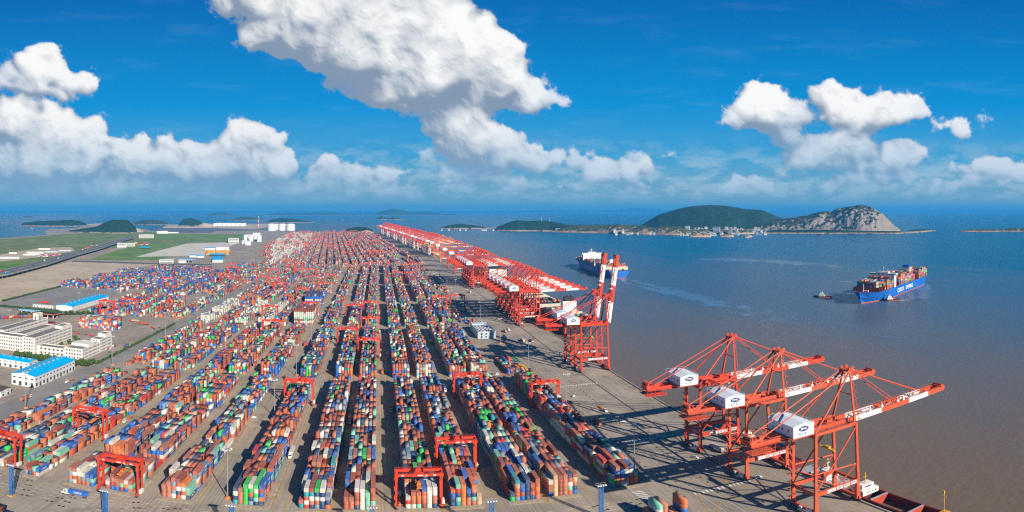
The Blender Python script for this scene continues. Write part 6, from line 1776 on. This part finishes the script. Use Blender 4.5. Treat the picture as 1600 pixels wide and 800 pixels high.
for k, (px, hgt, lab) in enumerate(((846.5, 38, 'thin radio mast on top of the wooded headland'), (858, 28, 'thin mast right of the headland radio mast'))):
    x, y = pol(px, 5150); m = MB(); m.tube((0, 0, 0), (0, 0, hgt + 78), 2.2, .8, n=6); m.box(-4, 4, -4, 4, 0, 3); o = m.build('radio_mast', B_white, None, (x, y, 0)); tag(o, lab, 'mast')
x, y = pol(871.5, 4950); house(x, y, 8, 30, 16, 16, B_white, 'bright white house on the headland shore', None)

# ------------------------------------------------------------------ trees
L_mat = []
for i, c in enumerate(((.050, .105, .022), (.075, .130, .028), (.038, .080, .022))):
    L_mat.append(mat('leaves_' + str(i), c, .7, .35, 1.2))
T_bark = mat('bark', (.10, .075, .05), .9, .2)
def tree_meshes(seed, h, r, clump=1.0):
    r_ = random.Random(seed); m = MB(); m.tube((0, 0, 0), (0, 0, h * .55), .22, .12, n=6)
    for k in range(6): a = r_.uniform(0, 2 * PI); m.tube((0, 0, h * (.3 + .05 * k)), (math.cos(a) * r * .6, math.sin(a) * r * .6, h * (.55 + .06 * k)), .10, .04, n=5)
    tr = m.mesh('trunk', T_bark); c = MB()
    blobs = [(r_.uniform(-.55, .55) * r, r_.uniform(-.55, .55) * r, h * r_.uniform(.45, .85), r * r_.uniform(.35, .6)) for _ in range(11)]
    for (bx2, by2, bz, br2) in blobs:
        for _ in range(70):
            th = r_.uniform(0, 2 * PI); cz = r_.uniform(-1, 1); rr = br2 * r_.uniform(.7, 1.05); s_ = math.sqrt(1 - cz * cz)
            p = Vector((bx2 + rr * s_ * math.cos(th), by2 + rr * s_ * math.sin(th), bz + rr * cz * .8)); n = Vector((r_.gauss(0, 1), r_.gauss(0, 1), r_.gauss(.6, 1))).normalized()
            u = n.orthogonal().normalized() * r_.uniform(.22, .5); v_ = n.cross(u)
            c.quad([p - u - v_, p + u - v_, p + u + v_, p - u + v_], r_.choice((0, 0, 1, 1, 2)))
    return tr, c.mesh('crown', L_mat)
TM = [tree_meshes(i, hh, rr) for i, (hh, rr) in enumerate(((6, 3.4), (5, 3.0), (7, 4.0), (2.2, 2.2)))]
def tree(x, y, k, s, label, group):
    root = empty('tree' if k < 3 else 'shrub', (x, y, 0), r_.uniform(0, 6)); root.scale = (s, s, s); tag(root, label, 'tree' if k < 3 else 'shrub', group)
    for nm, me in zip(('trunk', 'crown'), TM[k]): o = bpy.data.objects.new(nm, me); COL.objects.link(o); o.parent = root
for k in range(30): tree(-392 + k * 2.75, 590 - (k % 3) * 5.5, k % 3, r_.uniform(.9, 1.35), 'leafy green tree in the belt between the blue roofed workshops and the offices', 'trees between the workshops and the offices')
for k in range(7): tree(-300 - (k % 3) * 5, 586 + (k // 3) * 8, k % 3, r_.uniform(.9, 1.2), 'leafy green tree at the right corner of the nearest workshop', 'trees at the corner of the nearest workshop')
for k in range(44): tree(-296, 602 + k * 6.0, 3, r_.uniform(.8, 1.2), 'clipped green shrub in the hedge along the left yard road', 'hedge shrubs along the left yard road')
for k in range(20): tree(-372 - (k % 5) * 3, 640 + k * 4, 3, r_.uniform(.9, 1.5), 'green shrub in the garden behind the offices', 'garden shrubs behind the offices')
for k in range(26): tree(-540 + k * 3.6 + r_.uniform(-1, 1), 820 + k * 3, k % 4, r_.uniform(.8, 1.2), 'green tree in the strip behind the canopies', 'trees in the strip behind the canopies')
q_ = [gp(0, 478), gp(40, 482)]
for k in range(40): t_ = k / 39; x, y = gp(-5 + 95 * t_, 478.5 + 9 * t_); tree(x, y, 3, r_.uniform(1.0, 1.5), 'green shrub in the hedge along the depot fence', 'hedge shrubs along the depot fence')
for k in range(34): t_ = k / 33; x, y = gp(5 + 88 * t_, 471 - 22 * t_); tree(x, y, 3, r_.uniform(1.0, 1.6), 'green shrub on the edge of the bare lot', 'shrubs on the edge of the bare lot')
fl = MB()
for k in range(0, 60): x, y = -560 + k * 5.6, 893 - k * .6
for i_ in range(70):
    t_ = i_ / 69; x, y = gp(44 + 66 * t_, 485 + 4 * t_); fl.bar((x, y, 0), (x, y, 2.4), .18)
a = gp(44, 485); b = gp(110, 489); fl.bar((a[0], a[1], 2.3), (b[0], b[1], 2.3), .12); fl.bar((a[0], a[1], 1.2), (b[0], b[1], 1.2), 1.9, .08)
o = fl.build('fence', mat('fence_green', (.02, .22, .16), .7)); tag(o, 'green mesh fence in front of the long blue roofed shed', 'fence')
